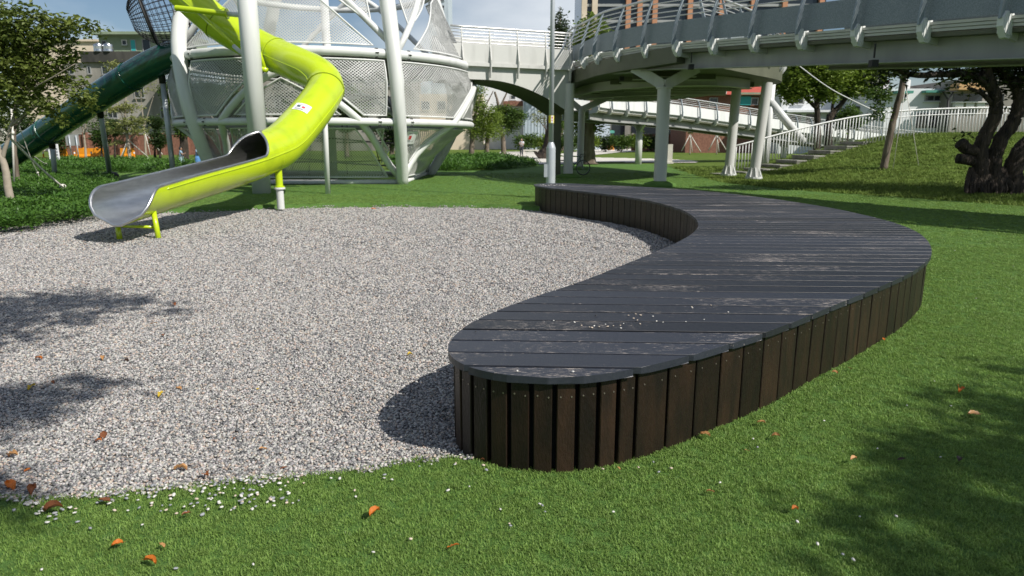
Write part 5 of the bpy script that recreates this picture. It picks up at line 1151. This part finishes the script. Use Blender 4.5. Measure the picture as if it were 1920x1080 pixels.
t = bld('red_roof_house', 'small white house with red tiled awning and gable seen between trunks', 1604, 1668, 150, 76, M['plaster_white'], 8, [((1613, 177, 1627, 192),), ((1644, 178, 1656, 190),), ((1614, 156, 1630, 164),), ((1600, 200, 1668, 214), 'balcony', .9, M['plaster_dark']), ((1648, 196, 1660, 204), 'air_conditioner', .4, M['frame_white'])])
a, c = P(1598, 168, 76), P(1656, 174, 76); mb = MB(); mb.extr([Vector((a.x, 74.6, c.z)), Vector((a.x, 76, a.z)), Vector((a.x, 76, c.z))], (c.x - a.x, 0, 0)); mb.build('tiled_awning', M['roof_red'], t)
a, m_, c = P(1600, 152, 75.9), P(1634, 138, 75.9), P(1668, 152, 75.9); mb = MB(); mb.extr([a, c, m_], (0, 8.5, 0)); mb.build('gable_roof', M['roof_red'], t)
t = bld('white_house', 'long pale house with green awnings and a row of air conditioners at right', 1664, 1792, 166, 70, M['plaster_white'], 9, [((1734, 178, 1768, 190),), ((1688, 176, 1699, 184),), ((1674, 171, 1704, 176), 'awning', .8, M['awning_green']), ((1728, 170, 1770, 174.5), 'awning', .8, M['awning_green']), ((1720, 212, 1760, 240), 'opening')])
t = bld('shop_house', 'shaded house with tan awning and air conditioners behind the banyan trunks', 1790, 1960, 150, 68, M['plaster_grey'], 9, [((1788, 176, 1812, 193), 'opening'), ((1818, 176, 1840, 193), 'opening'), ((1850, 176, 1880, 196), 'opening'), ((1782, 158, 1846, 170), 'awning', 1.4, M['awning_tan']), ((1783, 191, 1850, 193), 'ledge', .7, M['frame_white'])] + [((1786 + 20 * k, 193.5, 1800 + 20 * k, 200.5), 'air_conditioner', .5, M['frame_white']) for k in range(3)])
a = P(1706, 166, 72); mb = MB(); mb.lathe(Vector((a.x, 73, a.z)), [(.5, 0), (.5, .9), (.2, 1.0)], 12); mb.build('roof_tank', M['frame_white'], t, angle=40)

# ---- orange barriers, bollards, boards
bar = MB(); bar.extr([(-.85, -.22, 0), (-.85, -.22, .12), (-.85, -.12, .3), (-.85, -.09, .85), (-.85, .09, .85), (-.85, .12, .3), (-.85, .22, .12), (-.85, .22, 0)], (1.7, 0, 0))
for (x, y, lab) in ((158.5, 294, 'orange plastic water barrier, left of the joined pair behind the chute'), (183, 294, 'orange plastic water barrier, right of the joined pair behind the chute'), (240, 293, 'orange plastic water barrier standing alone behind the propped young tree'), (114, 295, 'orange water barrier half hidden by the white information board'), (1145, 279, 'orange water barrier beside the garage car')):
    d = 62 if x < 500 else 100; b = P(x, y, d); b.z = float(mound(np.array([b.x]), np.array([d]))[0]) + .02
    o = thing('water_barrier', lab, 'barrier', b, 'orange water barriers'); mb = MB(); sc = .68 if x < 500 else .55
    mb.v = [(p[0] * sc + b.x, p[1] + b.y, p[2] * .95 + b.z) for p in bar.v]; mb.f = bar.f; mb.m = bar.m; mb.build('body', M['orange'], o); mb = MB(); mb.cyl(b + Vector((0, 0, .8)), b + Vector((0, 0, .86)), .08); mb.build('filler_cap', M['orange'], o)
for x, y, lab in ((140.5, 294, 'thin orange delineator post left of the barrier pair'), (172, 294, 'pale topped delineator post between the joined barriers'), (82, 295, 'orange delineator post at the far left under the slide end'), (252, 292, 'orange delineator post right of the lone barrier')):
    b = P(x, y, 61.2); b.z = .06; o = thing('delineator_post', lab, 'bollard', b, 'orange delineator posts'); mb = MB(); mb.lathe(b, [(.16, 0), (.16, .05), (.06, .07), (.06, .55)], 10); mb.build('post', M['orange'], o, angle=40); mb = MB(); mb.lathe(b + Vector((0, 0, .35)), [(.065, 0), (.065, .14)], 10); mb.build('reflective_band', M['white_sign'], o)
o = thing('sign_board', 'grey back of a sign board on two thin poles below the green slide', 'sign', P(136, 290, 58)); a, c = P(122, 252, 58), P(149, 273, 58)
mb = MB(); mb.box(((a.x + c.x) / 2, 58, (a.z + c.z) / 2), (c.x - a.x, .06, a.z - c.z)); mb.build('board', M['frame_grey'], o)
for x in (129, 142): q = P(x, 254, 57.9); mb = MB(); mb.cyl(Vector((q.x, q.y, 0)), q, .05); mb.build('pole', M['grey_steel'], o, smooth=True)
o = thing('information_board', 'pair of narrow white information panels at the lower end of the green slide', 'sign', P(102, 306, 45))
for x0, x1, y0 in ((91, 96, 280), (104, 113, 270)):
    a, c = P(x0, y0, 45), P(x1, 308, 45); mb = MB(); mb.box(((a.x + c.x) / 2, 45, a.z / 2), (c.x - a.x, .1, a.z)); p_ = mb.build('panel', M['white_sign'], o)
    for k in range(4): mb = MB(); mb.box(((a.x + c.x) / 2, 44.94, a.z * (.35 + .14 * k)), ((c.x - a.x) * .7, .02, .06)); mb.build('text_line', M['sign_grey'], p_)
# ---- lamp post
b = G(1032, 372); lp = thing('lamp_post', 'tall grey lamp post standing just behind the far tip of the bench', 'lamp post', b)
mb = MB(); mb.lathe(b, [(.125, 0), (.125, 1.33), (.12, 1.37), (.07, 1.5)], 20); mb.build('base_sleeve', M['grey_steel'], lp, angle=40)
mb = MB(); mb.cyl(b + Vector((0, 0, 1.45)), b + Vector((0, 0, 8.4)), .068, .05, 18); mb.build('pole', M['grey_steel'], lp, smooth=True)
mb = MB(); mb.box(b + Vector((-.14, -.02, .75)), (.09, .2, .34)); mb.build('junction_box', M['grey_steel'], lp)
M['yellow'] = mat('yellow_sticker', (.75, .62, .02), rough=.5)
mb = MB(); mb.tube([b + Vector((0, 0, 2.0)), b + Vector((0, 0, 2.2))], .072, 18, caps=False); q = mb.build('sticker', M['yellow'], lp, smooth=True)
mb = MB(); mb.box(b + Vector((.02, -.071, 2.1)), (.06, .008, .19)); s2 = mb.build('sticker_panel', M['white_sign'], q)
mb = MB(); mb.box(b + Vector((.02, -.076, 2.14)), (.025, .004, .04)); mb.box(b + Vector((.02, -.076, 2.07)), (.035, .004, .012)); mb.build('sticker_print', M['sign_red'], q)
mb = MB(); mb.bar(b + Vector((0, 0, 8.35)), b + Vector((-1.1, -.3, 8.5)), .07, .05); mb.box(b + Vector((-1.3, -.35, 8.5)), (.6, .22, .09)); mb.build('lamp_head', M['grey_steel'], lp)
for (x, y, r_) in ((1065, 333, .2), (1087, 318, .18), (1237, 349, .22)):      # turf collars at the column feet
    c = G(x, y); mb = MB(); mb.lathe(c, [(r_ + .38, -.02), (r_ + .3, .10), (r_ + .06, .17), (r_, .18)], 20); mb.build('turf_collar', M['turf'], walk, smooth=True)
o = thing('black_lamp', 'black garden lamp with V shaped head rising behind the railing', 'lamp post', P(1776, 260, 36)); q = P(1778, 188, 36); f_ = P(1772, 262, 36); f_.z = ztop(f_.x, 36)
mb = MB(); mb.cyl(f_, q, .06, .05); mb.build('pole', M['black'], o, smooth=True)
for x in (1768, 1788): mb = MB(); mb.bar(q, P(x, 172, 36), .06, .06); mb.build('head_arm', M['black'], o)
mb = MB(); mb.bar(P(1766, 171.5, 36), P(1790, 171.5, 36), .5, .05); mb.build('head_plate', M['black'], o)
a, m_, c = P(1490, 117, 31), P(1560, 168, 31.3), P(1645, 210, 31.6); o = MB(); o.tube(catmull([a, m_, c], 8), .022, 6); o = o.build('stay_cable', M['white_steel'], smooth=True); tag(o, 'white stay cable slanting from the walkway down to the railing', 'cable')
b = P(1255, 305, 47); b.z = .02; o = thing('marker_slab', 'upright grey concrete marker slab on the lawn beside the Y column', 'marker', b); a = P(1252, 271, 47); c = P(1260, 305, 47)
mb = MB(); mb.box(b + Vector((0, 0, a.z / 2)), (c.x - a.x, .18, a.z)); mb.build('slab', M['path'], o); mb = MB(); mb.box(b + Vector((0, 0, .06)), ((c.x - a.x) * 1.4, .4, .12)); mb.build('foot', M['path'], o)
b = P(994, 289, 76); b.z = .1; o = thing('stone_seat', 'low pale stone seat on the lawn behind the man in white', 'bench', b); mb = MB(); mb.box(b + Vector((0, 0, .40)), (2.2, .6, .12)); mb.build('seat', M['path'], o)
for e in (-.7, .7): mb = MB(); mb.box(b + Vector((e, 0, .17)), (.35, .5, .34)); mb.build('leg', M['path'], o)
# dark car in the garage
M['car'] = mat('dark_blue_car_paint', (.02, .03, .045), rough=.2, coat=.6)
b = P(1158, 275, 103); b.z = .2; o = thing('parked_car', 'dark blue car parked nose out in the open garage', 'car', b)
mb = MB(); mb.extr([b + Vector(q) for q in ((-.9, -1.6, .25), (.9, -1.6, .25), (.9, -1.6, .85), (.82, -1.55, 1.0), (-.82, -1.55, 1.0), (-.9, -1.6, .85))], (0, 3.6, 0)); mb.extr([b + Vector(q) for q in ((-.82, -.6, 1.0), (.82, -.6, 1.0), (.66, -.6, 1.62), (-.66, -.6, 1.62))], (0, 2.4, 0)); mb.build('body', M['car'], o)
mb = MB(); mb.extr([b + Vector(q) for q in ((-.72, -.62, 1.05), (.72, -.62, 1.05), (.6, -.62, 1.55), (-.6, -.62, 1.55))], (0, .01, 0)); mb.build('windscreen', M['glass'], o)
for e in (-.68, .68):
    mb = MB(); mb.box(b + Vector((e, -1.62, .72)), (.34, .04, .16)); mb.build('headlight', M['frame_white'], o)
    for y_ in (-1.0, 1.2): mb = MB(); mb.tube([b + Vector((e * 1.1, y_, .32)), b + Vector((e * 1.36, y_, .32))], .32, 16); mb.build('wheel', M['black'], o, angle=40)
mb = MB(); mb.box(b + Vector((0, -1.625, .5)), (.34, .02, .12)); mb.build('number_plate', M['white_sign'], o)

# ---- people
M['skin'] = mat('skin', (.42, .26, .18), rough=.55); M['skin_tan'] = mat('tanned_skin', (.30, .17, .11), rough=.55); M['hair'] = mat('black_hair', (.012, .010, .009), rough=.5)
def cloth(n, c): return mat(n, c, tuple(x * .8 for x in c), .85, nscale=12)
def skin_obj(name, joints, edges, m, par, sub=2):
    me = bpy.data.meshes.new(name); off = OFF[par.name]; me.from_pydata([tuple(Vector(j[:3]) - off) for j in joints], edges, []); me.materials.append(m)
    o = bpy.data.objects.new(name, me); col.objects.link(o); o.parent = par; md = o.modifiers.new('skin', 'SKIN'); md.use_smooth_shade = True
    sv = me.skin_vertices[0].data
    for i, j in enumerate(joints): sv[i].radius = (j[3], j[4] if len(j) > 4 else j[3]); sv[i].use_root = (i == 0)
    s_ = o.modifiers.new('sub', 'SUBSURF'); s_.levels = sub; s_.render_levels = sub; return o
def person(label, base, H, face, pose, clothes, skin, kid=False):
    # pose: dict of joint offsets in body frame (right, forward, up) as fractions of height
    t = thing('person', label, 'person', base); rz = Matrix.Rotation(face, 3, 'Z')
    J = dict(pel=(0, 0, .52), chest=(0, 0, .70), neck=(0, 0, .82), shL=(-.105, 0, .80), shR=(.105, 0, .80), elL=(-.14, .02, .63), elR=(.14, .02, .63), haL=(-.14, .08, .49), haR=(.14, .08, .49), hiL=(-.05, 0, .50), hiR=(.05, 0, .50), knL=(-.055, .01, .28), knR=(.055, .01, .28), anL=(-.055, 0, .045), anR=(.055, 0, .045), toL=(-.06, .09, .02), toR=(.06, .09, .02), head=(0, .01, .91)); J.update(pose)
    W = lambda k: tuple(Vector(base) + rz @ (Vector(J[k]) * H)); r = lambda x: x * H
    names = ['pel', 'chest', 'neck', 'shL', 'elL', 'haL', 'shR', 'elR', 'haR', 'hiL', 'knL', 'anL', 'toL', 'hiR', 'knR', 'anR', 'toR']
    rad = dict(pel=.075, chest=.08, neck=.035, shL=.038, shR=.038, elL=.024, elR=.024, haL=.017, haR=.017, hiL=.05, hiR=.05, knL=.034, knR=.034, anL=.022, anR=.022, toL=.018, toR=.018)
    ed = [(0, 1), (1, 2), (1, 3), (3, 4), (4, 5), (1, 6), (6, 7), (7, 8), (0, 9), (9, 10), (10, 11), (11, 12), (0, 13), (13, 14), (14, 15), (15, 16)]
    js = [(*W(n), r(rad[n])) for n in names]; js.append((*(Vector(W('neck')) * .5 + Vector(W('head')) * .5), r(.034))); ed.append((2, 17))
    body = skin_obj('body', js, ed, skin, t)
    hc = Vector(W('head')); k = 1.18 if kid else 1.0; mb = MB(); mb.sphere(hc, (r(.052 * k), r(.06 * k), r(.072 * k)), 14, 10); f_ = rz @ Vector((0, 1, 0)); sd = rz @ Vector((1, 0, 0))
    mb.sphere(hc + f_ * r(.06 * k) - Vector((0, 0, r(.008))), (r(.010), r(.012), r(.014)), 8, 6)
    for e in (-1, 1): mb.sphere(hc + sd * e * r(.052 * k), (r(.010), r(.012), r(.018)), 8, 6)
    mb.mi = 1
    for e in (-1, 1): mb.sphere(hc + sd * e * r(.02) + f_ * r(.054 * k) + Vector((0, 0, r(.006))), r(.007), 6, 5)
    mb.bar(hc + f_ * r(.056 * k) - sd * r(.014) - Vector((0, 0, r(.034))), hc + f_ * r(.056 * k) + sd * r(.014) - Vector((0, 0, r(.034))), r(.006), r(.006))
    mb.build('head', [skin, M['hair']], t, smooth=True)
    mb = MB(); mb.sphere(hc - f_ * r(.014) + Vector((0, 0, r(.018))), (r(.058 * k), r(.062 * k), r(.068 * k)), 14, 9); mb.build('hair', clothes.get('hairm', M['hair']), t, smooth=True)
    for side in 'LR':                        # hands with fingers
        h = Vector(W('ha' + side)); e = (h - Vector(W('el' + side))).normalized(); x = e.cross(Vector((0, 0, 1)) if abs(e.z) < .9 else Vector((0, 1, 0))).normalized(); mb = MB(); mb.tube([h, h + e * r(.05)], [r(.017), r(.02)], 8)
        for q in range(4): s_ = (q - 1.5) * r(.0105); mb.tube([h + e * r(.045) + x * s_, h + e * r(.07) + x * s_, h + e * r(.09 - .006 * abs(q - 1.3)) + x * s_ * .9 - x.cross(e) * r(.012)], r(.0055), 5)
        mb.tube([h + e * r(.015) + x * r(.018), h + e * r(.04) + x * r(.034), h + e * r(.058) + x * r(.032)], r(.006), 5); mb.build('hand', skin, t, smooth=True)
    up_ = lambda n, g: (*W(n), r(rad[n] + g)); mid_ = lambda a, b_, f, rr_: (*(Vector(W(a)).lerp(Vector(W(b_)), f)), r(rr_))
    if 'shirt' in clothes:
        js = [up_('pel', .012), up_('chest', .014), mid_('chest', 'neck', .75, .05), up_('shL', .014), mid_('shL', 'elL', clothes.get('sleeve', .6), .036), up_('shR', .014), mid_('shR', 'elR', clothes.get('sleeve', .6), .036)]
        skin_obj('shirt', js, [(0, 1), (1, 2), (1, 3), (3, 4), (1, 5), (5, 6)], clothes['shirt'], t)
    if 'legs' in clothes:
        L = clothes.get('leglen', .95)
        def leg(s): return [up_('hi' + s, .014), (mid_('hi' + s, 'kn' + s, min(1, L * 2), .045)), (mid_('kn' + s, 'an' + s, max(0.02, L * 2 - 1), .034 if L > .6 else .046))]
        js = [up_('pel', .014)] + leg('L') + leg('R'); skin_obj('trousers' if L > .6 else 'shorts', js, [(0, 1), (1, 2), (2, 3), (0, 4), (4, 5), (5, 6)], clothes['legs'], t)
    if 'skirt' in clothes:
        c = Vector(W('pel')); mb = MB(); prof = [(.085, .06), (.10, -.02), (.125, -.10), (.15, -.20), (.155, -.235), (.145, -.235), (.09, .05)]; mb.lathe(c, [(r(a), r(b_)) for a, b_ in prof], 18); mb.build('skirt', clothes['skirt'], t, smooth=True)
    for s in 'LR':
        a, b_ = Vector(W('an' + s)), Vector(W('to' + s)); mb = MB(); dd = (b_ - a).normalized(); mb.tube([a - dd * r(.03) - Vector((0, 0, r(.012))), a + Vector((0, 0, -r(.012))), b_ + dd * r(.01)], [r(.022), r(.03), r(.022)], 8); mb.build('shoe', clothes.get('shoe', M['black']), t, smooth=True)
    return t
m1 = cloth('white_shirt', (.66, .66, .70)); m2 = cloth('dark_trousers', (.045, .05, .065)); b = G(978, 293.5, .07)
p1 = person('man in white shirt and dark trousers standing on the pale path hands raised', b, 1.68, R(160), dict(elL=(-.13, .05, .64), elR=(.13, .05, .64), haL=(-.05, .14, .74), haR=(.05, .14, .74)), dict(shirt=m1, legs=m2, sleeve=.7), M['skin'])
b = P(1177, 278.5, 98); b.z = float(mound(np.array([b.x]), np.array([98]))[0]) + .05
person('runner in orange top and dark shorts near the far garage', b, 1.72, R(200), dict(elL=(-.15, -.06, .66), haL=(-.12, .06, .64), elR=(.15, .06, .68), haR=(.10, .16, .72), knL=(-.05, .14, .33), anL=(-.05, .02, .16), toL=(-.05, .08, .10)), dict(shirt=cloth('orange_top', (.70, .16, .05)), legs=m2, leglen=.4, sleeve=.5, hairm=cloth('white_cap', (.6, .6, .58))), M['skin'])
lb = cloth('pale_blue_tee', (.30, .44, .58)); db = cloth('mid_blue_dress', (.08, .22, .45))
for x, y, H, lab, fc, cl in ((342, 316.5, 1.20, 'running child in pale blue top and shorts behind the steel chute', R(-70), dict(shirt=lb, legs=cloth('pale_shorts', (.40, .55, .60)), leglen=.42)), (373, 317.5, 1.26, 'running child in blue dress holding out a hand near the tower column', R(-80), dict(shirt=lb, skirt=db))):
    b = G(x, y, 0)
    person(lab, b, H, fc, dict(elL=(-.16, -.07, .68), haL=(-.2, -.16, .60), elR=(.14, .06, .66), haR=(.08, .16, .70), knL=(-.05, .10, .30), anL=(-.05, .0, .10), toL=(-.05, .07, .04), knR=(.05, -.04, .28), anR=(.05, -.12, .08), toR=(.05, -.06, .02)), cl, M['skin_tan'], kid=True)

# ---- bicycle leaning at the columns
fw = G(1093, 328.5); bd = fw.y; bk = thing('bicycle', 'dark teal racing bicycle parked behind the round bridge columns', 'bicycle', fw)
M['bike'] = mat('teal_bike_paint', (.01, .07, .10), rough=.3)
dv = Vector((-.90, .42, 0)).normalized(); upv = Vector((0, 0, 1)); C0 = fw + upv * .34; C1 = C0 + dv * 1.0
for c_ in (C0, C1):
    mb = MB(); ringp = lambda rr_: [c_ + (dv * math.cos(a) + upv * math.sin(a)) * rr_ for a in np.linspace(0, 2 * math.pi, 32, endpoint=False)]; mb.tube(ringp(.325), .017, 6, closed=True); w_ = mb.build('wheel', M['black'], bk, smooth=True)
    mb = MB(); mb.tube(ringp(.302), .010, 6, closed=True); mb.build('rim', M['frame_grey'], w_, smooth=True)
    mb = MB(); sdv = dv.cross(upv); mb.tube([c_ - sdv * .04, c_ + sdv * .04], .025, 8)
    for k in range(16): a = 2 * math.pi * k / 16; mb.cyl(c_, c_ + (dv * math.cos(a) + upv * math.sin(a)) * .3, .0035, n=4)
    mb.build('spokes', M['frame_grey'], w_)
hd = C0 + dv * .16 + upv * .50; bb = C0 + dv * .58 - upv * .06; st = C0 + dv * .70 + upv * .52
mb = MB()
for a, c_, r_ in ((hd - upv * .08, bb, .022), (hd, st, .018), (bb, st, .018), (bb, C1, .012), (st - upv * .08, C1, .010), (hd + upv * .06 - dv * .01, hd - upv * .12 - dv * .0, .022)): mb.cyl(a, c_, r_, n=8)
mb.build('frame', M['bike'], bk, smooth=True)
mb = MB(); mb.tube([hd - upv * .1, hd - upv * .2 - dv * .05, C0], .014, 8); mb.build('fork', M['bike'], bk, smooth=True)
sdv = dv.cross(upv); hb = hd + upv * .1 - dv * .09; mb = MB()
mb.cyl(hd + upv * .05, hb, .016, n=8)
for e in (-1, 1): mb.tube([hb, hb + sdv * .2 * e, hb + sdv * .21 * e - dv * .09, hb + sdv * .21 * e - dv * .12 - upv * .08, hb + sdv * .21 * e - dv * .02 - upv * .14], .014, 6)
mb.build('handlebar', M['black'], bk, smooth=True)
mb = MB(); mb.tube([st, st + upv * .12 + dv * .02], .013, 8); mb.build('seat_post', M['black'], bk, smooth=True)
mb = MB(); sp_ = st + upv * .14 + dv * .03; mb.tube([sp_ - dv * .16, sp_ - dv * .04, sp_ + dv * .08, sp_ + dv * .12], [.018, .03, .065, .05], 10); mb.build('saddle', M['black'], bk, smooth=True)
mb = MB(); mb.tube([bb - sdv * .02, bb + sdv * .03], .09, 16); mb.bar(bb + sdv * .06, bb + sdv * .06 - upv * .17, .02, .02); mb.bar(bb - sdv * .06, bb - sdv * .06 + upv * .17, .02, .02); mb.build('crank', M['black'], bk, angle=40)
# ================================================================ fallen leaves and loose stones
def leaf_m(n, a, b): return mat(n, a, b, .45, nscale=30, spec=.4, trans=.2)
LM = {'orange': leaf_m('orange_dry_leaf', (.42, .10, .012), (.62, .20, .03)), 'brown': leaf_m('brown_dry_leaf', (.13, .045, .02), (.30, .11, .04)), 'tan': leaf_m('tan_dry_leaf', (.45, .22, .08), (.58, .33, .14)), 'yellow': leaf_m('yellow_dry_leaf', (.55, .38, .03), (.66, .48, .06)), 'dark': leaf_m('dark_dry_leaf', (.03, .018, .012), (.07, .035, .02))}
def leaf_mesh(seed, m, curl):
    g = random.Random(seed); V, F = [], []; n = 9
    for i in range(n):
        t = i / (n - 1); w = .30 * math.sin(math.pi * min(1, t * .93 + .07)) ** .8 * (1 - .25 * t); z = .16 * math.sin(math.pi * t) * curl + .05 * g.uniform(-1, 1)
        for k in range(5): s_ = (k - 2) / 2; V.append((t - .5, w * s_, z + abs(s_) ** 1.6 * .22 * curl * (1 if g.random() < .9 else .4)))
    for i in range(n - 1):
        for k in range(4): a = i * 5 + k; F.append((a, a + 1, a + 6, a + 5))
    o = len(V); V += [(-.5, .012, .02), (-.5, -.012, .02), (-.72, -.008, .07), (-.72, .008, .07)]; F.append((o, o + 1, o + 2, o + 3))
    me = bpy.data.meshes.new('fallen_leaf'); me.from_pydata(V, [], F); me.materials.append(m); me.polygons.foreach_set('use_smooth', [True] * len(F)); me.update(); return me
LMESH = {k: [leaf_mesh(i * 7 + j, m, .5 + .4 * j) for j in range(3)] for i, (k, m) in enumerate(LM.items())}
LV = [(195,820,.085,'brown','g'),(185,830,.055,'orange','g'),(25,855,.075,'tan','g'),(52,883,.05,'orange','g'),(20,913,.10,'orange','g','large orange curled leaf on the gravel at the lower left edge'),(60,922,.09,'brown','g'),(440,822,.035,'brown','g'),(388,892,.085,'orange','g','orange curled leaf on the gravel just above the turf edge'),(338,883,.08,'tan','g'),(484,731,.045,'yellow','g'),(302,741,.08,'yellow','g'),(327,572,.075,'orange','g','round orange leaf lying in the tree shadow on the gravel'),(288,607,.075,'tan','g'),(73,673,.08,'orange','g'),(195,677,.08,'tan','g'),(238,677,.06,'dark','g'),(60,728,.09,'yellow','g'),(768,667,.06,'yellow','g','bright yellow leaf alone on the gravel left of the bench'),(532,878,.045,'brown','g'),(493,843,.05,'tan','g'),(308,630,.06,'brown','g'),(335,728,.07,'tan','g'),(100,718,.05,'brown','g'),
      (103,961,.10,'brown','t','long brown curled leaf on the shaded turf at lower left'),(196,945,.08,'brown','t'),(220,1027,.06,'orange','t'),(282,1062,.065,'orange','t'),(305,1030,.045,'tan','t'),(350,971,.045,'brown','t'),(703,968,.075,'orange','t','bright orange leaf on the turf left of the bench nose'),(850,1030,.06,'orange','t','orange leaf on the turf nearest the bottom centre'),(1332,927,.045,'tan','t'),(1797,737,.10,'orange','t','upper of two orange leaves on the turf at right'),(1825,781,.10,'tan','t','lower of two orange leaves on the turf at right'),(1427,797,.055,'tan','t'),(1600,867,.05,'tan','t'),(1657,640,.05,'orange','t'),(1322,820,.07,'tan','t'),(1490,961,.05,'orange','t'),(1690,866,.05,'dark','t'),(1800,868,.07,'dark','t'),(1565,703,.05,'tan','t'),(1593,694,.06,'brown','t'),(240,355,.25,'tan','t'),(1455,823,.05,'tan','t'),(1400,850,.035,'tan','t'),(1160,882,.03,'tan','t'),(905,868,.03,'brown','t'),(700,392,.16,'orange','g')]
for i, e in enumerate(LV):
    x, y, L, c, where = e[:5]; q = G(x, y, -.02 if where == 'g' else .015); z = max(gz(q.x, q.y) + .016, q.z) if where == 'g' else gz(q.x, q.y) + .028
    o = bpy.data.objects.new('fallen_leaf', LMESH[c][i % 3]); col.objects.link(o); o.location = (q.x, q.y, z); L *= .78; o.scale = (L, L, L); o.rotation_euler = (random.uniform(-.35, .35), random.uniform(-.3, .3), random.uniform(0, 6.28))
    tag(o, e[5] if len(e) > 5 else {'g': 'small dry %s leaf lying on the gravel', 't': 'small dry %s leaf lying on the green turf'}[where] % c, 'leaf', 'dry leaves scattered on the ground')
PM = {}
for nm, c in (('white', (.66, .64, .60)), ('grey', (.30, .31, .33)), ('dark', (.045, .045, .05)), ('cream', (.58, .48, .38))): PM[nm] = [pebble_shape(90 + k, mat(nm + '_pebble', c, tuple(v * .8 for v in c), .6, nscale=90)).data for k in range(3)]
def stone(x, y, z, c, s, lab, grp):
    o = bpy.data.objects.new('pebble', random.choice(PM[c])); col.objects.link(o); o.location = (x, y, z); o.scale = (s, s, s); o.rotation_euler = (random.uniform(-.3, .3), random.uniform(-.3, .3), random.uniform(0, 6.28)); return tag(o, lab, 'pebble', grp)
top_st = [(1077,604),(1090,610),(1105,613),(1110,614),(1114,611),(1123,612.5),(1135,608),(1139,612),(1150,610.5),(1163,610),(1169,606.5),(1164,615),(1192,588.5),(1201,590.5),(1188,596.5),(1224,593),(1231,602),(1200,607),(1178,591),(1038,601),(1297,575),(1365,585),(1286,603),(1298,577),(1333,572),(1195,600),(1243,604),(1320,599)]
for k, (x, y) in enumerate(top_st):
    q = G(x, y, BH + .006); c = random.choice(('white', 'white', 'cream')); stone(q.x, q.y, q.z, c, random.uniform(.6, .95), 'small %s pebble scattered on the bench planks' % c, 'pebbles lying on the bench')
for x, y, c, lab in ((970, 695, 'white', 'white pebble, left of two on the foremost plank of the bench'), (1074, 696.5, 'white', 'white pebble, right of two on the foremost plank of the bench'), (892, 621, 'dark', 'black pebble alone at the left edge of the bench planks'), (1117, 591, 'dark', 'black pebble beside the scatter of pale pebbles on the bench')):
    q = G(x, y, BH + .007); stone(q.x, q.y, q.z, c, 1.0, lab, 'pebbles lying on the bench')
for k in range(26):
    q = G(random.uniform(1012, 1062), random.uniform(345.6, 349), BH + .008); stone(q.x, q.y, q.z, 'white', random.uniform(1.2, 2.0), 'tiny white stone gathered at the far tip of the bench', 'stones at the far tip of the bench')
for x, y in zip(*SPILL):
    c = random.choice(('white', 'white', 'grey', 'grey', 'cream')); stone(x, y, gz(x, y) + .017, c, random.uniform(.7, 1.2), 'loose %s pebble spilled from the gravel onto the turf edge' % c, 'pebbles spilled along the turf edge')
far_st = [(955,982),(880,913),(938,955),(957,986),(840,920),(1012,945),(1017,948),(720,897),(740,870),(735,900),(665,920),(667,932),(1022,960),(912,882),(853,872),(1130,878),(1225,865),(1235,884),(1258,877),(1197,875),(1412,824),(1420,840),(1450,815),(1545,790),(1680,970),(1645,842),(1533,1020),(1580,1040),(1600,1050),(1612,970),(1495,978),(1700,762),(1752,715),(1783,762),(1763,858),(475,1060),(700,1035),(540,905),(560,940),(770,1010),(1150,960),(330,1068),(78,1068),(1855,480),(1900,500),(1830,560),(1790,470),(1350,905)]
for x, y in far_st:
    q = G(x, y, .015); c = random.choice(('white', 'white', 'cream', 'grey')); stone(q.x, q.y, gz(q.x, q.y) + .018, c, random.uniform(.7, 1.1), 'single stray %s pebble lying out on the green turf' % c, 'stray pebbles on the turf')
